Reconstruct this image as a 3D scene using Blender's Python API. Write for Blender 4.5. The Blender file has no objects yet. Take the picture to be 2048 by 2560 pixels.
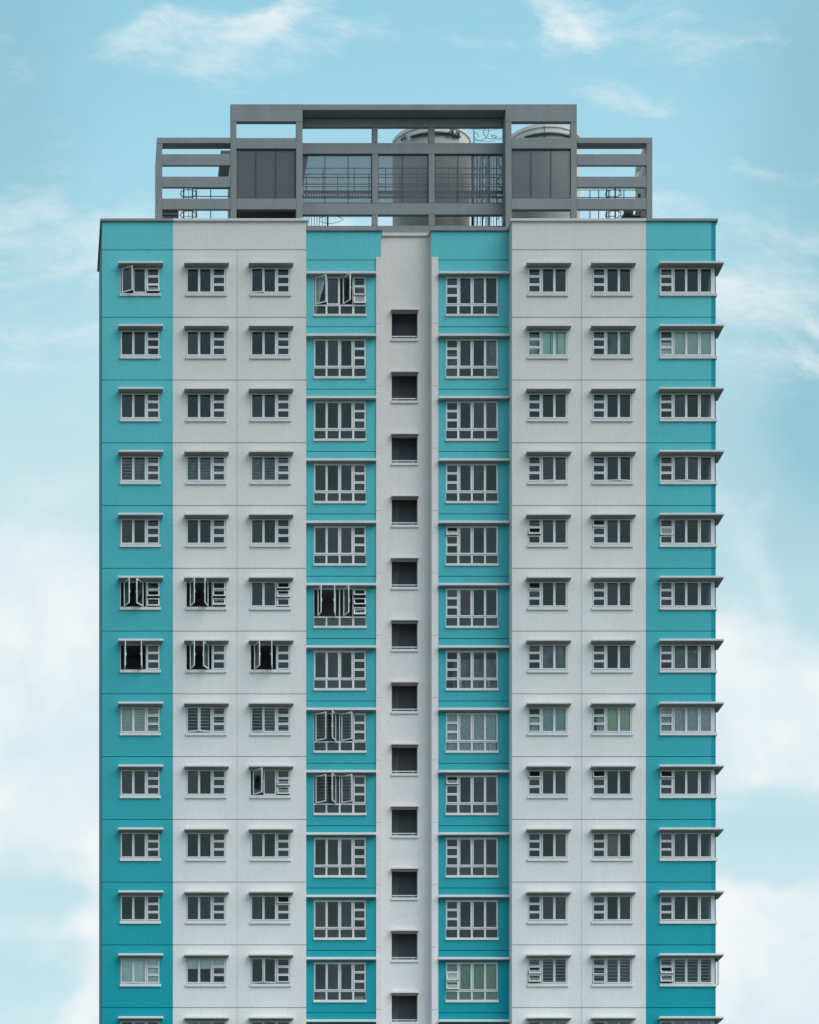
import bpy, math, random
from mathutils import Vector, Matrix

random.seed(7)
# ------------------------------------------------------------------ scene, scale
scene = bpy.context.scene
COL = scene.collection
S = 56.1            # photo pixels per metre on the facade plane
D = 125.0           # camera to facade, metres
VX, VY = 150.0, 4025.0   # vanishing point of the facade normal, photo pixels
H = 1.7             # eye height
XC = (1022 - VX) / S

def k(y): return (D + y) / D
def X(px, y=0.0): return (px - VX) / S * k(y) - XC
def Z(py, y=0.0): return H + (VY - py) / S * k(y)

# ------------------------------------------------------------------ materials
def new_mat(name):
    m = bpy.data.materials.new(name); m.use_nodes = True
    nt = m.node_tree; nt.nodes.clear()
    out = nt.nodes.new('ShaderNodeOutputMaterial')
    return m, nt, out

def N(nt, t, **kw):
    n = nt.nodes.new(t)
    for a, v in kw.items():
        if a.startswith('i_'):
            key = a[2:]
            key = int(key) if key.isdigit() else key.replace('_', ' ')
            n.inputs[key].default_value = v
        else:
            setattr(n, a, v)
    return n

def math_node(nt, op, a, b=None, clamp=False):
    n = nt.nodes.new('ShaderNodeMath'); n.operation = op; n.use_clamp = clamp
    for i, v in enumerate((a, b)):
        if v is None: continue
        if isinstance(v, (int, float)): n.inputs[i].default_value = v
        else: nt.links.new(v, n.inputs[i])
    return n.outputs[0]

def paint(name, col, col_high=None, rough=0.85, grain=0.10, stain=0.10, bump=0.25, streak=0.10, spec=0.25):
    """weathered masonry paint: brightness gradient over the height put into the colour, mottled, rain-streaked, fine stucco bump"""
    m, nt, out = new_mat(name)
    L = nt.links
    bs = N(nt, 'ShaderNodeBsdfPrincipled'); bs.inputs['Roughness'].default_value = rough
    bs.inputs['Specular IOR Level'].default_value = spec
    geo = N(nt, 'ShaderNodeNewGeometry')
    sep = N(nt, 'ShaderNodeSeparateXYZ'); L.new(geo.outputs['Position'], sep.inputs[0])
    mr = N(nt, 'ShaderNodeMapRange'); L.new(sep.outputs['Z'], mr.inputs[0])
    mr.inputs[1].default_value = 28.0; mr.inputs[2].default_value = 60.0
    mx = N(nt, 'ShaderNodeMix', data_type='RGBA'); L.new(mr.outputs[0], mx.inputs[0])  # height mix paints the facade's brightness falloff into the base colour
    mx.inputs[6].default_value = (*col, 1); mx.inputs[7].default_value = (*(col_high or col), 1)
    # broad blotches
    n1 = N(nt, 'ShaderNodeTexNoise', i_Scale=0.55, i_Detail=6.0, i_Roughness=0.6); L.new(geo.outputs['Position'], n1.inputs['Vector'])
    # vertical rain streaks
    mp = N(nt, 'ShaderNodeMapping'); L.new(geo.outputs['Position'], mp.inputs[0]); mp.inputs['Scale'].default_value = (3.2, 3.2, 0.16)
    n2 = N(nt, 'ShaderNodeTexNoise', i_Scale=1.0, i_Detail=5.0, i_Roughness=0.65); L.new(mp.outputs[0], n2.inputs['Vector'])
    # stucco grain
    n3 = N(nt, 'ShaderNodeTexNoise', i_Scale=9.0, i_Detail=3.0, i_Roughness=0.7); L.new(geo.outputs['Position'], n3.inputs['Vector'])
    def centred(s, amp):
        a = math_node(nt, 'SUBTRACT', s, 0.5); return math_node(nt, 'MULTIPLY', a, amp)
    t = math_node(nt, 'ADD', centred(n1.outputs[0], stain * 2), centred(n2.outputs[0], streak * 2))
    t = math_node(nt, 'ADD', t, centred(n3.outputs[0], grain * 2))
    t = math_node(nt, 'ADD', t, 1.0)
    mul = N(nt, 'ShaderNodeVectorMath', operation='SCALE'); L.new(mx.outputs[2], mul.inputs[0]); L.new(t, mul.inputs['Scale'])
    L.new(mul.outputs[0], bs.inputs['Base Color'])
    L.new(bs.outputs[0], out.inputs[0])
    return m

def plain(name, col, rough=0.5, metal=0.0, var=0.06, rand=0.0, spec=0.4):
    m, nt, out = new_mat(name); L = nt.links
    bs = N(nt, 'ShaderNodeBsdfPrincipled'); bs.inputs['Roughness'].default_value = rough
    bs.inputs['Metallic'].default_value = metal; bs.inputs['Specular IOR Level'].default_value = spec
    tc = N(nt, 'ShaderNodeNewGeometry')
    n1 = N(nt, 'ShaderNodeTexNoise', i_Scale=3.0, i_Detail=4.0); L.new(tc.outputs['Position'], n1.inputs['Vector'])
    t = math_node(nt, 'MULTIPLY', math_node(nt, 'SUBTRACT', n1.outputs[0], 0.5), var * 3)
    if rand:
        oi = N(nt, 'ShaderNodeObjectInfo')
        t = math_node(nt, 'ADD', t, math_node(nt, 'MULTIPLY', math_node(nt, 'SUBTRACT', oi.outputs['Random'], 0.5), rand * 2))
    t = math_node(nt, 'ADD', t, 1.0)
    rgb = N(nt, 'ShaderNodeRGB'); rgb.outputs[0].default_value = (*col, 1)
    mul = N(nt, 'ShaderNodeVectorMath', operation='SCALE'); L.new(rgb.outputs[0], mul.inputs[0]); L.new(t, mul.inputs['Scale'])
    L.new(mul.outputs[0], bs.inputs['Base Color']); L.new(bs.outputs[0], out.inputs[0])
    return m

def glass_mat(name, refl=0.056, tint=(0.93, 0.96, 0.95)):
    m, nt, out = new_mat(name); L = nt.links
    oi = N(nt, 'ShaderNodeObjectInfo')
    tr = N(nt, 'ShaderNodeBsdfTransparent'); tr.inputs[0].default_value = (*tint, 1)
    gl = N(nt, 'ShaderNodeBsdfGlossy'); gl.inputs['Roughness'].default_value = 0.06
    cr = N(nt, 'ShaderNodeValToRGB'); L.new(oi.outputs['Random'], cr.inputs[0])
    e = cr.color_ramp.elements
    e[0].color = (0.80, 0.96, 0.93, 1); e[1].color = (0.92, 0.90, 1.0, 1)
    el = e.new(0.5); el.color = (0.76, 0.92, 0.98, 1)
    L.new(cr.outputs[0], gl.inputs[0])
    geo = N(nt, 'ShaderNodeNewGeometry')
    nz = N(nt, 'ShaderNodeTexNoise', i_Scale=1.3, i_Detail=2.0); L.new(geo.outputs['Position'], nz.inputs['Vector'])
    bp = N(nt, 'ShaderNodeBump'); bp.inputs['Strength'].default_value = 0.06; bp.inputs['Distance'].default_value = 0.05
    L.new(nz.outputs[0], bp.inputs['Height']); L.new(bp.outputs[0], gl.inputs['Normal'])
    lw = N(nt, 'ShaderNodeFresnel'); lw.inputs[0].default_value = 1.45
    f = math_node(nt, 'MULTIPLY', lw.outputs[0], refl / 0.034)
    f = math_node(nt, 'MULTIPLY', f, math_node(nt, 'ADD', math_node(nt, 'MULTIPLY', oi.outputs['Random'], 0.45), 0.78), clamp=True)
    mx = N(nt, 'ShaderNodeMixShader'); L.new(f, mx.inputs[0]); L.new(tr.outputs[0], mx.inputs[1]); L.new(gl.outputs[0], mx.inputs[2])
    L.new(mx.outputs[0], out.inputs[0])
    return m

M = {}
M['white'] = paint('white_paint', (0.80, 0.77, 0.785), (0.63, 0.59, 0.58), stain=0.08, streak=0.06, grain=0.15)
M['teal'] = paint('teal_paint', (0.004, 0.325, 0.395), (0.105, 0.46, 0.505), stain=0.08, streak=0.06, grain=0.17)
M['teal_edge'] = paint('teal_edge_paint', (0.004, 0.285, 0.35), (0.012, 0.27, 0.33), stain=0.05, streak=0.05)
M['teal_side'] = paint('teal_side_shade_paint', (0.07, 0.27, 0.33), (0.08, 0.27, 0.31), stain=0.05, streak=0.06)  # teal darkened and greyed: the end wall's shade is in the colour
M['white_joint'] = paint('white_joint', (0.27, 0.28, 0.29), (0.20, 0.21, 0.215), stain=0.3)
M['white_faint'] = paint('white_faint_joint', (0.62, 0.635, 0.645), (0.42, 0.43, 0.43), stain=0.3)
M['teal_joint'] = paint('teal_joint', (0.002, 0.13, 0.17), (0.012, 0.16, 0.2), stain=0.3)
M['trim'] = paint('pale_trim_paint', (0.78, 0.785, 0.80), (0.57, 0.565, 0.575), stain=0.10, streak=0.08)
M['soffit'] = paint('shade_painted_soffit', (0.29, 0.297, 0.295), stain=0.2, streak=0.0, grain=0.15)  # shade under canopies, ledges and hoods put into a darker base colour
M['coping'] = paint('bare_cement_coping', (0.25, 0.25, 0.255), stain=0.16, streak=0.1)
M['frame_grey'] = paint('grey_roof_frame_paint', (0.235, 0.245, 0.262), stain=0.16, streak=0.17, grain=0.14)
M['frame_dark'] = paint('grey_slab_soffit', (0.15, 0.157, 0.175), stain=0.12)
M['concrete'] = paint('pale_concrete', (0.70, 0.67, 0.64), stain=0.12, streak=0.12)
M['tank'] = paint('tank_render', (0.66, 0.64, 0.61), stain=0.10, streak=0.16)
M['tank_band'] = plain('tank_band', (0.16, 0.165, 0.17), 0.7)
M['alu'] = plain('aluminium_frame', (0.68, 0.69, 0.71), 0.45, 0.0, 0.03, 0.05)
M['bar_dark'] = plain('grey_grille_paint', (0.20, 0.205, 0.215), 0.5)
M['glass'] = glass_mat('window_glass')
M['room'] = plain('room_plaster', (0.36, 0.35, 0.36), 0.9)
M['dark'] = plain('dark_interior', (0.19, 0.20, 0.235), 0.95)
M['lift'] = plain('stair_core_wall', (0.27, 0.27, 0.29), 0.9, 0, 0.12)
M['steel'] = plain('dark_steel', (0.07, 0.066, 0.072), 0.5, 0.3)
M['mesh'] = plain('mesh_wire', (0.118, 0.120, 0.136), 0.6, 0.1)
M['rust'] = plain('rusty_wire', (0.17, 0.12, 0.115), 0.7, 0.3)
M['rail'] = plain('pale_rail', (0.62, 0.63, 0.64), 0.4)
M['roof'] = plain('roof_screed', (0.22, 0.21, 0.20), 0.9)
M['ground'] = plain('ground_cover', (0.11, 0.115, 0.09), 0.95, 0, 0.15)

def fabric(name, col, transl=0.15, weave=30.0, contrast=0.25):
    m, nt, out = new_mat(name); L = nt.links
    df = N(nt, 'ShaderNodeBsdfDiffuse'); tl = N(nt, 'ShaderNodeBsdfTranslucent')
    geo = N(nt, 'ShaderNodeNewGeometry')
    mp = N(nt, 'ShaderNodeMapping'); L.new(geo.outputs['Position'], mp.inputs[0]); mp.inputs['Scale'].default_value = (1, 1, 0.35)
    nz = N(nt, 'ShaderNodeTexNoise', i_Scale=weave, i_Detail=3.0); L.new(mp.outputs[0], nz.inputs['Vector'])
    t = math_node(nt, 'ADD', math_node(nt, 'MULTIPLY', math_node(nt, 'SUBTRACT', nz.outputs[0], 0.5), contrast * 3), 1.0)
    rgb = N(nt, 'ShaderNodeRGB'); rgb.outputs[0].default_value = (*col, 1)
    mul = N(nt, 'ShaderNodeVectorMath', operation='SCALE'); L.new(rgb.outputs[0], mul.inputs[0]); L.new(t, mul.inputs['Scale'])
    L.new(mul.outputs[0], df.inputs[0]); L.new(mul.outputs[0], tl.inputs[0])
    mx = N(nt, 'ShaderNodeMixShader'); mx.inputs[0].default_value = transl * 0.3
    L.new(df.outputs[0], mx.inputs[1]); L.new(tl.outputs[0], mx.inputs[2]); L.new(mx.outputs[0], out.inputs[0])
    return m
M['mint'] = fabric('mint_fabric', (0.68, 0.90, 0.79), weave=8, contrast=0.12)
M['pale_mint'] = fabric('pale_mint_fabric', (0.64, 0.80, 0.72), weave=8, contrast=0.12)
M['ivory'] = fabric('ivory_fabric', (0.84, 0.97, 0.97), weave=10, contrast=0.12)
M['green'] = fabric('green_fabric', (0.54, 0.68, 0.50), weave=18, contrast=0.22)
M['lace'] = fabric('lace_fabric', (0.50, 0.61, 0.61), weave=26, contrast=0.5)
M['blue_lace'] = fabric('blue_lace_fabric', (0.42, 0.58, 0.60), weave=22, contrast=0.35)
M['brown'] = fabric('brown_fabric', (0.30, 0.21, 0.165), weave=10, contrast=0.2)
M['sage'] = fabric('sage_blind', (0.42, 0.55, 0.46), weave=10, contrast=0.2)
M['grey_cloth'] = fabric('grey_sheet', (0.20, 0.24, 0.25), weave=5, contrast=0.7)

# ------------------------------------------------------------------ mesh helpers
class MB:
    def __init__(s): s.v = []; s.f = []; s.m = []
    def face(s, pts, mi=0):
        b = len(s.v); s.v += [tuple(p) for p in pts]; s.f.append(tuple(range(b, b + len(pts)))); s.m.append(mi)
    def box(s, x0, x1, y0, y1, z0, z1, mi=0, c=0.0):
        if c > 0:   # chamfer the vertical and long edges a touch: two nested boxes read as an arris
            pass
        b = len(s.v)
        s.v += [(x0, y0, z0), (x1, y0, z0), (x1, y1, z0), (x0, y1, z0), (x0, y0, z1), (x1, y0, z1), (x1, y1, z1), (x0, y1, z1)]
        for q in ((3, 2, 1, 0), (4, 5, 6, 7), (0, 1, 5, 4), (1, 2, 6, 5), (2, 3, 7, 6), (3, 0, 4, 7)):
            s.f.append(tuple(b + i for i in q)); s.m.append(mi)
    def tube(s, pts, r, mi=0, seg=6, closed=False):
        pts = [Vector(p) for p in pts]; n = len(pts); b = len(s.v)
        for i, p in enumerate(pts):
            if closed: t = pts[(i + 1) % n] - pts[i - 1]
            else: t = pts[min(i + 1, n - 1)] - pts[max(i - 1, 0)]
            t.normalize()
            a = Vector((0, 0, 1)) if abs(t.z) < 0.9 else Vector((1, 0, 0))
            u = t.cross(a).normalized(); w = t.cross(u)
            for j in range(seg):
                an = 2 * math.pi * j / seg
                s.v.append(tuple(p + (u * math.cos(an) + w * math.sin(an)) * r))
        rings = n if closed else n - 1
        for i in range(rings):
            for j in range(seg):
                a0 = b + i * seg + j; a1 = b + i * seg + (j + 1) % seg
                i2 = (i + 1) % n
                s.f.append((a0, a1, b + i2 * seg + (j + 1) % seg, b + i2 * seg + j)); s.m.append(mi)
        if not closed:
            s.f.append(tuple(b + j for j in range(seg))); s.m.append(mi)
            s.f.append(tuple(b + (n - 1) * seg + j for j in reversed(range(seg)))); s.m.append(mi)
    def lathe(s, prof, cx, cy, seg=64, mi=0, a0=0.0, a1=2 * math.pi):
        """prof: (r, z) from bottom to top, outward faces"""
        full = abs(a1 - a0 - 2 * math.pi) < 1e-6
        n = seg if full else seg + 1; b = len(s.v)
        for (r, z) in prof:
            for j in range(n):
                an = a0 + (a1 - a0) * j / seg
                s.v.append((cx + r * math.cos(an), cy + r * math.sin(an), z))
        for i in range(len(prof) - 1):
            for j in range(seg):
                j2 = (j + 1) % n if full else j + 1
                s.f.append((b + i * n + j, b + i * n + j2, b + (i + 1) * n + j2, b + (i + 1) * n + j)); s.m.append(mi)
    def soffit(s, mi):      # give downward faces a darker colour with the underside's shade painted in
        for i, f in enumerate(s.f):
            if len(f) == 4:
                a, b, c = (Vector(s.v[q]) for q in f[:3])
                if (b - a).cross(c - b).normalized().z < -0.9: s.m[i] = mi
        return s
    def mesh(s, name, mats):
        me = bpy.data.meshes.new(name); me.from_pydata(s.v, [], s.f)
        for mt in mats: me.materials.append(mt)
        me.polygons.foreach_set('material_index', s.m); me.update()
        return me
    def build(s, name, mats, parent=None, loc=None, label=None):
        if not isinstance(mats, (list, tuple)): mats = [mats]
        return link(name, s.mesh(name, mats), parent, loc, label)

def link(name, me, parent=None, loc=None, label=None):
    o = bpy.data.objects.new(name, me); COL.objects.link(o)
    if parent: o.parent = parent
    if loc: o.location = loc
    if label: o['label'] = label
    return o

def bevel(o, w=0.012, seg=1):
    md = o.modifiers.new('arris', 'BEVEL'); md.width = w; md.segments = seg; md.limit_method = 'ANGLE'
    return o

def thing(name, label, cat, loc=(0, 0, 0), group=None):
    o = bpy.data.objects.new(name, None); COL.objects.link(o); o.location = loc; o.empty_display_size = 0.3
    o['label'] = label; o['category'] = cat
    if group: o['group'] = group
    return o
def tag(o, label, cat, group=None):
    o['label'] = label; o['category'] = cat
    if group: o['group'] = group
    return o
def structure(o, label=None):
    o['kind'] = 'structure'
    if label: o['label'] = label
    return o

def relief_wall(xs, zs, y0, cell, thick=0.18):
    """wall in the x-z plane facing -y. cell(xm, zm) -> (depth or None for an opening, material index).
    Joints and openings are real recesses: neighbouring cells of different depth are joined by reveals."""
    xs = sorted(set(round(x, 4) for x in xs)); zs = sorted(set(round(z, 4) for z in zs))
    mb = MB(); nx, nz = len(xs) - 1, len(zs) - 1
    g = [[cell((xs[i] + xs[i + 1]) / 2, (zs[j] + zs[j + 1]) / 2) for j in range(nz)] for i in range(nx)]
    dep = lambda c: thick if c[0] is None else c[0]
    # greedy merge down columns keeps the mesh light
    for i in range(nx):
        j = 0
        while j < nz:
            c = g[i][j]; e = j
            while e + 1 < nz and g[i][e + 1] == c: e += 1
            if c[0] is not None:
                y = y0 + c[0]
                mb.face([(xs[i], y, zs[j]), (xs[i + 1], y, zs[j]), (xs[i + 1], y, zs[e + 1]), (xs[i], y, zs[e + 1])], c[1])
            j = e + 1
    for i in range(nx - 1):
        for j in range(nz):
            a, b = g[i][j], g[i + 1][j]; da, db = dep(a), dep(b)
            if abs(da - db) > 1e-6:
                x = xs[i + 1]; mi = a[1] if da < db else b[1]
                mb.face([(x, y0 + da, zs[j]), (x, y0 + db, zs[j]), (x, y0 + db, zs[j + 1]), (x, y0 + da, zs[j + 1])], mi)
    for i in range(nx):
        for j in range(nz - 1):
            a, b = g[i][j], g[i][j + 1]; da, db = dep(a), dep(b)
            if abs(da - db) > 1e-6:
                z = zs[j + 1]; mi = a[1] if da < db else b[1]
                mb.face([(xs[i], y0 + da, z), (xs[i + 1], y0 + da, z), (xs[i + 1], y0 + db, z), (xs[i], y0 + db, z)], mi)
    return mb

# ------------------------------------------------------------------ the tower
tower = thing('apartment_tower', 'teal and white high-rise apartment tower with grey open frame on its roof', 'apartment tower', (0, 0, 0))

ROWS = 13
P0, P1, P2 = 156.9, 155.9, 155.3      # storey pitch in photo pixels on the three facade planes
YT, YC = 0.80, 1.30                    # recessed teal bays, recessed stair bay
ZTOP = Z(545.5, -0.09)                 # top of every parapet coping
ZW = Z(549.5, -0.09)                   # top of the walls, inside the coping
SPLAY = 0.07            # the left end wall opens out a little towards the back
SIDE = 4.6                             # depth of the end blocks
GW = 0.016                             # half width of a joint

def zrow(py, r, pitch, y=0.0): return Z(py + pitch * r, y)

# small window openings on the front plane
SW = {'A': (301.0, 400.0), 'B': (465.5, 564.5), 'C': (626.5, 725.5), 'D': (1319.7, 1418.7), 'E': (1481.0, 1580.0)}
FW = (1649.5, 1789.5)
HOLE_T, HOLE_B = 667.5, 735.0
seams = [624.6] + [793.2 + P0 * i for i in range(0, 20)]

def front_block(name, px0, px1, px_col, cols, corner, vx_seam, teal_left):
    xs = [X(px0), X(px1), X(px_col), X(vx_seam) - GW * 0.8, X(vx_seam) + GW * 0.8]
    zs = [0.0, ZW]
    holes = []
    for r in range(ROWS):
        zt, zb = zrow(HOLE_T, r, P0), zrow(HOLE_B, r, P0); zs += [zt, zb]
        for c in cols: holes.append((X(SW[c][0]), X(SW[c][1]), zb, zt))
        if corner: holes.append((X(FW[0]), X(FW[1]) + 0.001, zb, zt))
    for h in holes: xs += [h[0], min(h[1], X(px1))]
    sz = []
    for s_ in seams:
        z = Z(s_)
        if z > 0.5: sz.append(z); zs += [z - GW, z + GW]
    vtop = Z(624.6); vx = X(vx_seam); xc = X(px_col); xe = X(1778.5)
    if corner: xs.append(xe)
    def cell(x, z):
        for (a, b, c_, d) in holes:
            if a < x < b and c_ < z < d:
                teal = (x < xc) == teal_left
                return (None, 1 if teal else 0)
        teal = (x < xc) == teal_left
        if any(abs(z - q) < GW for q in sz): return (0.018, 3 if teal else 2)
        if abs(x - vx) < GW * 0.8 and z < vtop: return (0.010, 4)
        if teal: return (0.0, 5 if (corner and x > xe) else 1)
        return (0.0, 0)
    return relief_wall(xs, zs, 0.0, cell)

mats_wall = [M['white'], M['teal'], M['white_joint'], M['teal_joint'], M['white_faint'], M['teal_edge']]
front_block('l', 255.5, 765.7, 432.7, 'ABC', False, 592.9, True).build('wall', mats_wall, tower, label='left front wall, teal at its outer edge and white beside it')
front_block('r', 1280.3, 1789.6, 1614.8, 'DE', True, 1453.8, False).build('wall', mats_wall, tower, label='right front wall, white with a teal outer edge')

# end walls and the returns beside the recess
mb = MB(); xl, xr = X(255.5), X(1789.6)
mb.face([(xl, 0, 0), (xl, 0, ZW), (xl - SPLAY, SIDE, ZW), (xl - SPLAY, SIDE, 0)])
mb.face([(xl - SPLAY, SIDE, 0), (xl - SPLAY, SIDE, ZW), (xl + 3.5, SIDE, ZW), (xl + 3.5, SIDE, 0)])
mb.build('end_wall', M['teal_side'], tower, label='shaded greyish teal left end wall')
mb = MB()
zz = [0.0, ZW]; hz = []
for r in range(ROWS):
    a, b = zrow(HOLE_B, r, P0), zrow(HOLE_T, r, P0); zz += [a, b]; hz.append((a, b))
zz.sort()
SD = 0.86      # depth of the side half of the corner window
for i in range(len(zz) - 1):
    zm = (zz[i] + zz[i + 1]) / 2
    y0 = SD if any(a < zm < b for a, b in hz) else 0.0
    mb.face([(xr, y0, zz[i]), (xr, SIDE, zz[i]), (xr, SIDE, zz[i + 1]), (xr, y0, zz[i + 1])])
    if y0: mb.face([(xr, y0, zz[i]), (xr, y0, zz[i + 1]), (xr - 0.18, y0, zz[i + 1]), (xr - 0.18, y0, zz[i])])
mb.face([(xr, SIDE, 0), (xr - 3.5, SIDE, 0), (xr - 3.5, SIDE, ZW), (xr, SIDE, ZW)])
mb.build('end_wall', M['teal'], tower)
for px, s_ in ((765.7, 1), (1280.3, -1)):
    mb = MB(); x = X(px)
    mb.face([(x, 0, 0), (x, YT + 0.02, 0), (x, YT + 0.02, ZW), (x, 0, ZW)])
    mb.build('return_wall', M['white'], tower)

# recessed teal bays
TW = (784.5, 915.5); RW = (1114.4, 1245.4)
TH_T, TH_B = 690.0, 786.8
tseams = [650.0] + [817.0 + P1 * i for i in range(0, 20)]
def bay(xa, xb, win, pil, name):
    xs = [xa, xb, X(win[0], YT), X(win[1], YT)]
    zs = [0, ZW]; holes = []
    for r in range(ROWS - 1):
        zt, zb = zrow(TH_T, r, P1, YT), zrow(TH_B, r, P1, YT); zs += [zt, zb]; holes.append((X(win[0], YT), X(win[1], YT), zb, zt))
    sz = []
    for s_ in tseams:
        z = Z(s_, YT)
        if z > 0.5: sz.append(z); zs += [z - GW, z + GW]
    def cell(x, z):
        for (a, b, c_, d) in holes:
            if a < x < b and c_ < z < d: return (None, 0)
        if any(abs(z - q) < GW for q in sz): return (0.018, 1)
        return (0.0, 0)
    relief_wall(xs, zs, YT, cell).build('bay_wall', [M['teal'], M['teal_joint']], tower)
bay(X(765.7), X(953.0, YT), TW, None, 'l')
bay(X(1079.2, YT), X(1280.3), RW, None, 'r')
# white pilasters at the inner edges of the bays
for a, b in ((940.3, 952.95), (1079.25, 1095.4)):
    mb = MB(); zt = Z(643.5, YT); z = 0.0
    zs = sorted([Z(809.5 + P1 * i, YT) for i in range(0, 22) if Z(809.5 + P1 * i, YT) > 1])
    edges = [0.0] + zs + [zt]
    for i in range(len(edges) - 1):
        mb.box(X(a, YT), X(b, YT), YT - 0.05, YT - 0.001, edges[i] + (0.006 if i else 0), edges[i + 1] - (0.006 if i < len(edges) - 2 else 0))
    mb.build('pilaster', M['white'], tower)

# stair bay
ST = (979.6, 1044.2); ST_T, ST_B = 778.0, 846.0
xa, xb = X(953.0, YT), X(1079.2, YT)
xs = [xa, xb, X(ST[0], YC), X(ST[1], YC)]; zs = [0, ZW]; sh = []
for r in range(ROWS):
    zt, zb = zrow(ST_T, r, P2, YC), zrow(ST_B, r, P2, YC); zs += [zt, zb]; sh.append((X(ST[0], YC), X(ST[1], YC), zb, zt))
relief_wall(xs, zs, YC, lambda x, z: (None, 0) if any(a < x < b and c < z < d for a, b, c, d in sh) else (0.0, 0), thick=0.25).build('stair_wall', M['white'], tower)
mb = MB()
for x in (xa, xb):
    mb.face([(x, YT, 0), (x, YC + 0.02, 0), (x, YC + 0.02, ZW), (x, YT, ZW)])
mb.build('return_wall', M['white'], tower)

# copings
zc0, zc1 = Z(552.0, -0.09), ZTOP
OV = 0.09
def coping(parts, mat, label=None):
    mb = MB()
    for p in parts: mb.box(*p)
    mb.v = [(x - SPLAY * y / SIDE, y, z) if (x < X(255.5) + 0.3 and y > 0.3) else (x, y, z) for (x, y, z) in mb.v]
    bevel(mb.build('coping', mat, tower, label=label), 0.012)
xL, xR, xc1, xc2 = X(255.5), X(1789.6), X(432.7), X(1614.8)
x1, x2 = X(765.7), X(1280.3)
INN = 0.24
coping([(xL - OV, xc1, -OV, INN, zc0, zc1), (xL - OV, xL + INN, INN, SIDE + OV, zc0, zc1)], M['coping'], 'bare grey coping over the left teal corner')
coping([(xc1, x1 + OV, -OV, INN, zc0, zc1), (x1 - INN, x1 + OV, INN, YT - OV, zc0, zc1)], M['trim'])
coping([(xc2, xR + OV, -OV, INN, zc0, zc1), (xR - INN, xR + OV, INN, SIDE + OV, zc0, zc1)], M['coping'], 'bare grey coping over the right teal corner')
coping([(x2 - OV, xc2, -OV, INN, zc0, zc1), (x2 - OV, x2 + INN, INN, YT - OV, zc0, zc1)], M['trim'])
coping([(x1 - INN, xa + 0.06, YT - OV, YT + INN, zc0 - 0.04, zc1)], M['frame_grey'])
coping([(xb - 0.06, x2 + INN, YT - OV, YT + INN, zc0 - 0.04, zc1)], M['frame_grey'])
coping([(xa - 0.2, xb + 0.2, YC - OV, YC + INN, zc0 - 0.03, zc1 - 0.004), (xa - 0.2, xa + OV, YT + INN, YC - OV, zc0 - 0.03, zc1 - 0.004),
        (xb - OV, xb + 0.2, YT + INN, YC - OV, zc0 - 0.03, zc1 - 0.004)], M['trim'])

# roof slab, rear walls
ZR = ZTOP - 1.15
mb = MB()
mb.box(xL + 0.02, xR - 0.02, 1.62, SIDE - 0.02, ZR - 0.2, ZR)
mb.box(x1 - 0.02, xa - 0.2, 1.06, 1.62, ZR - 0.2, ZR); mb.box(xb + 0.2, x2 + 0.02, 1.06, 1.62, ZR - 0.2, ZR)
mb.box(xL + 0.02, x1 - 0.02, 0.2, 1.62, ZR - 0.2, ZR)
mb.box(x2 + 0.02, xR - 0.02, 0.2, 1.62, ZR - 0.2, ZR)
mb.box(xL + 3.5, xR - 3.5, SIDE - 0.02, 9.0, ZR - 0.2, ZR)
mb.build('roof_slab', M['roof'], tower)
mb = MB(); xi0, xi1 = xL + 3.5, xR - 3.5
mb.face([(xi0, SIDE, 0), (xi0, 9.0, 0), (xi0, 9.0, ZW), (xi0, SIDE, ZW)])
mb.face([(xi1, SIDE, 0), (xi1, SIDE, ZW), (xi1, 9.0, ZW), (xi1, 9.0, 0)])
mb.face([(xi0, 9.0, 0), (xi0, 9.0, ZW), (xi1, 9.0, ZW), (xi1, 9.0, 0)])
mb.build('rear_wall', M['white'], tower)

# dark rooms behind the openings: ceilings, cross walls, a back wall
mb = MB()
for r in range(ROWS + 1):
    z = zrow(HOLE_T - 12, r, P0)
    for (a, b) in ((xL + 0.19, x1 - 0.05), (x2 + 0.05, xR - 0.19)):
        mb.box(a, b, 0.19, 2.6, z, z + 0.2)
    z2 = zrow(TH_T - 12, r, P1, YT)
    for (a, b) in ((x1 + 0.05, xa - 0.02), (xb + 0.02, x2 - 0.05)):
        mb.box(a, b, YT + 0.19, 3.2, z2, z2 + 0.2)
zb_, zt_ = Z(2800), ZR - 0.2
for px in (432.7, 592.9, 1453.8, 1614.8):
    mb.box(X(px) - 0.05, X(px) + 0.05, 0.19, 2.6, zb_, zt_)
for (a, b) in ((xL + 0.19, x1 - 0.05), (x2 + 0.05, xR - 0.19)):
    mb.box(a, b, 2.6, 2.7, zb_, zt_)
for (a, b) in ((x1, xa), (xb, x2)):
    mb.box(a, b, 3.2, 3.3, zb_, zt_)
for x in (x1, x2): mb.box(x - 0.04, x + 0.04, YT + 0.19, 3.2, zb_, zt_)
mb.build('room', M['room'], tower)
mb = MB()
for x in (xa + 0.3, xb - 0.3): mb.box(x - 0.03, x + 0.03, YC + 0.26, 4.0, zb_, zt_)
mb.box(xa + 0.34, xb - 0.34, 2.25, 2.35, zb_, zt_)
for r in range(ROWS + 1):
    z = zrow(ST_T - 10, r, P2, YC); mb.box(xa + 0.33, xb - 0.33, YC + 0.26, 2.24, z, z + 0.2)
mb.build('stairwell', M['dark'], tower)
mb = MB()
for r in range(1, ROWS):
    z0, z1 = zrow(ST_B + 30, r, P2, YC), zrow(ST_T - 9, r, P2, YC)
    xq = X(ST[0], YC)
    mb.face([(xq - 0.3, 2.2, z0), (xq + 0.33, 2.2, z0), (xq + 0.47, 2.2, z1), (xq - 0.3, 2.2, z1)])
mb.build('stair_core', M['lift'], tower)

# ------------------------------------------------------------------ windows
_cache = {}
def cached(key, fn):
    if key not in _cache: _cache[key] = fn()
    return _cache[key]

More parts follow.
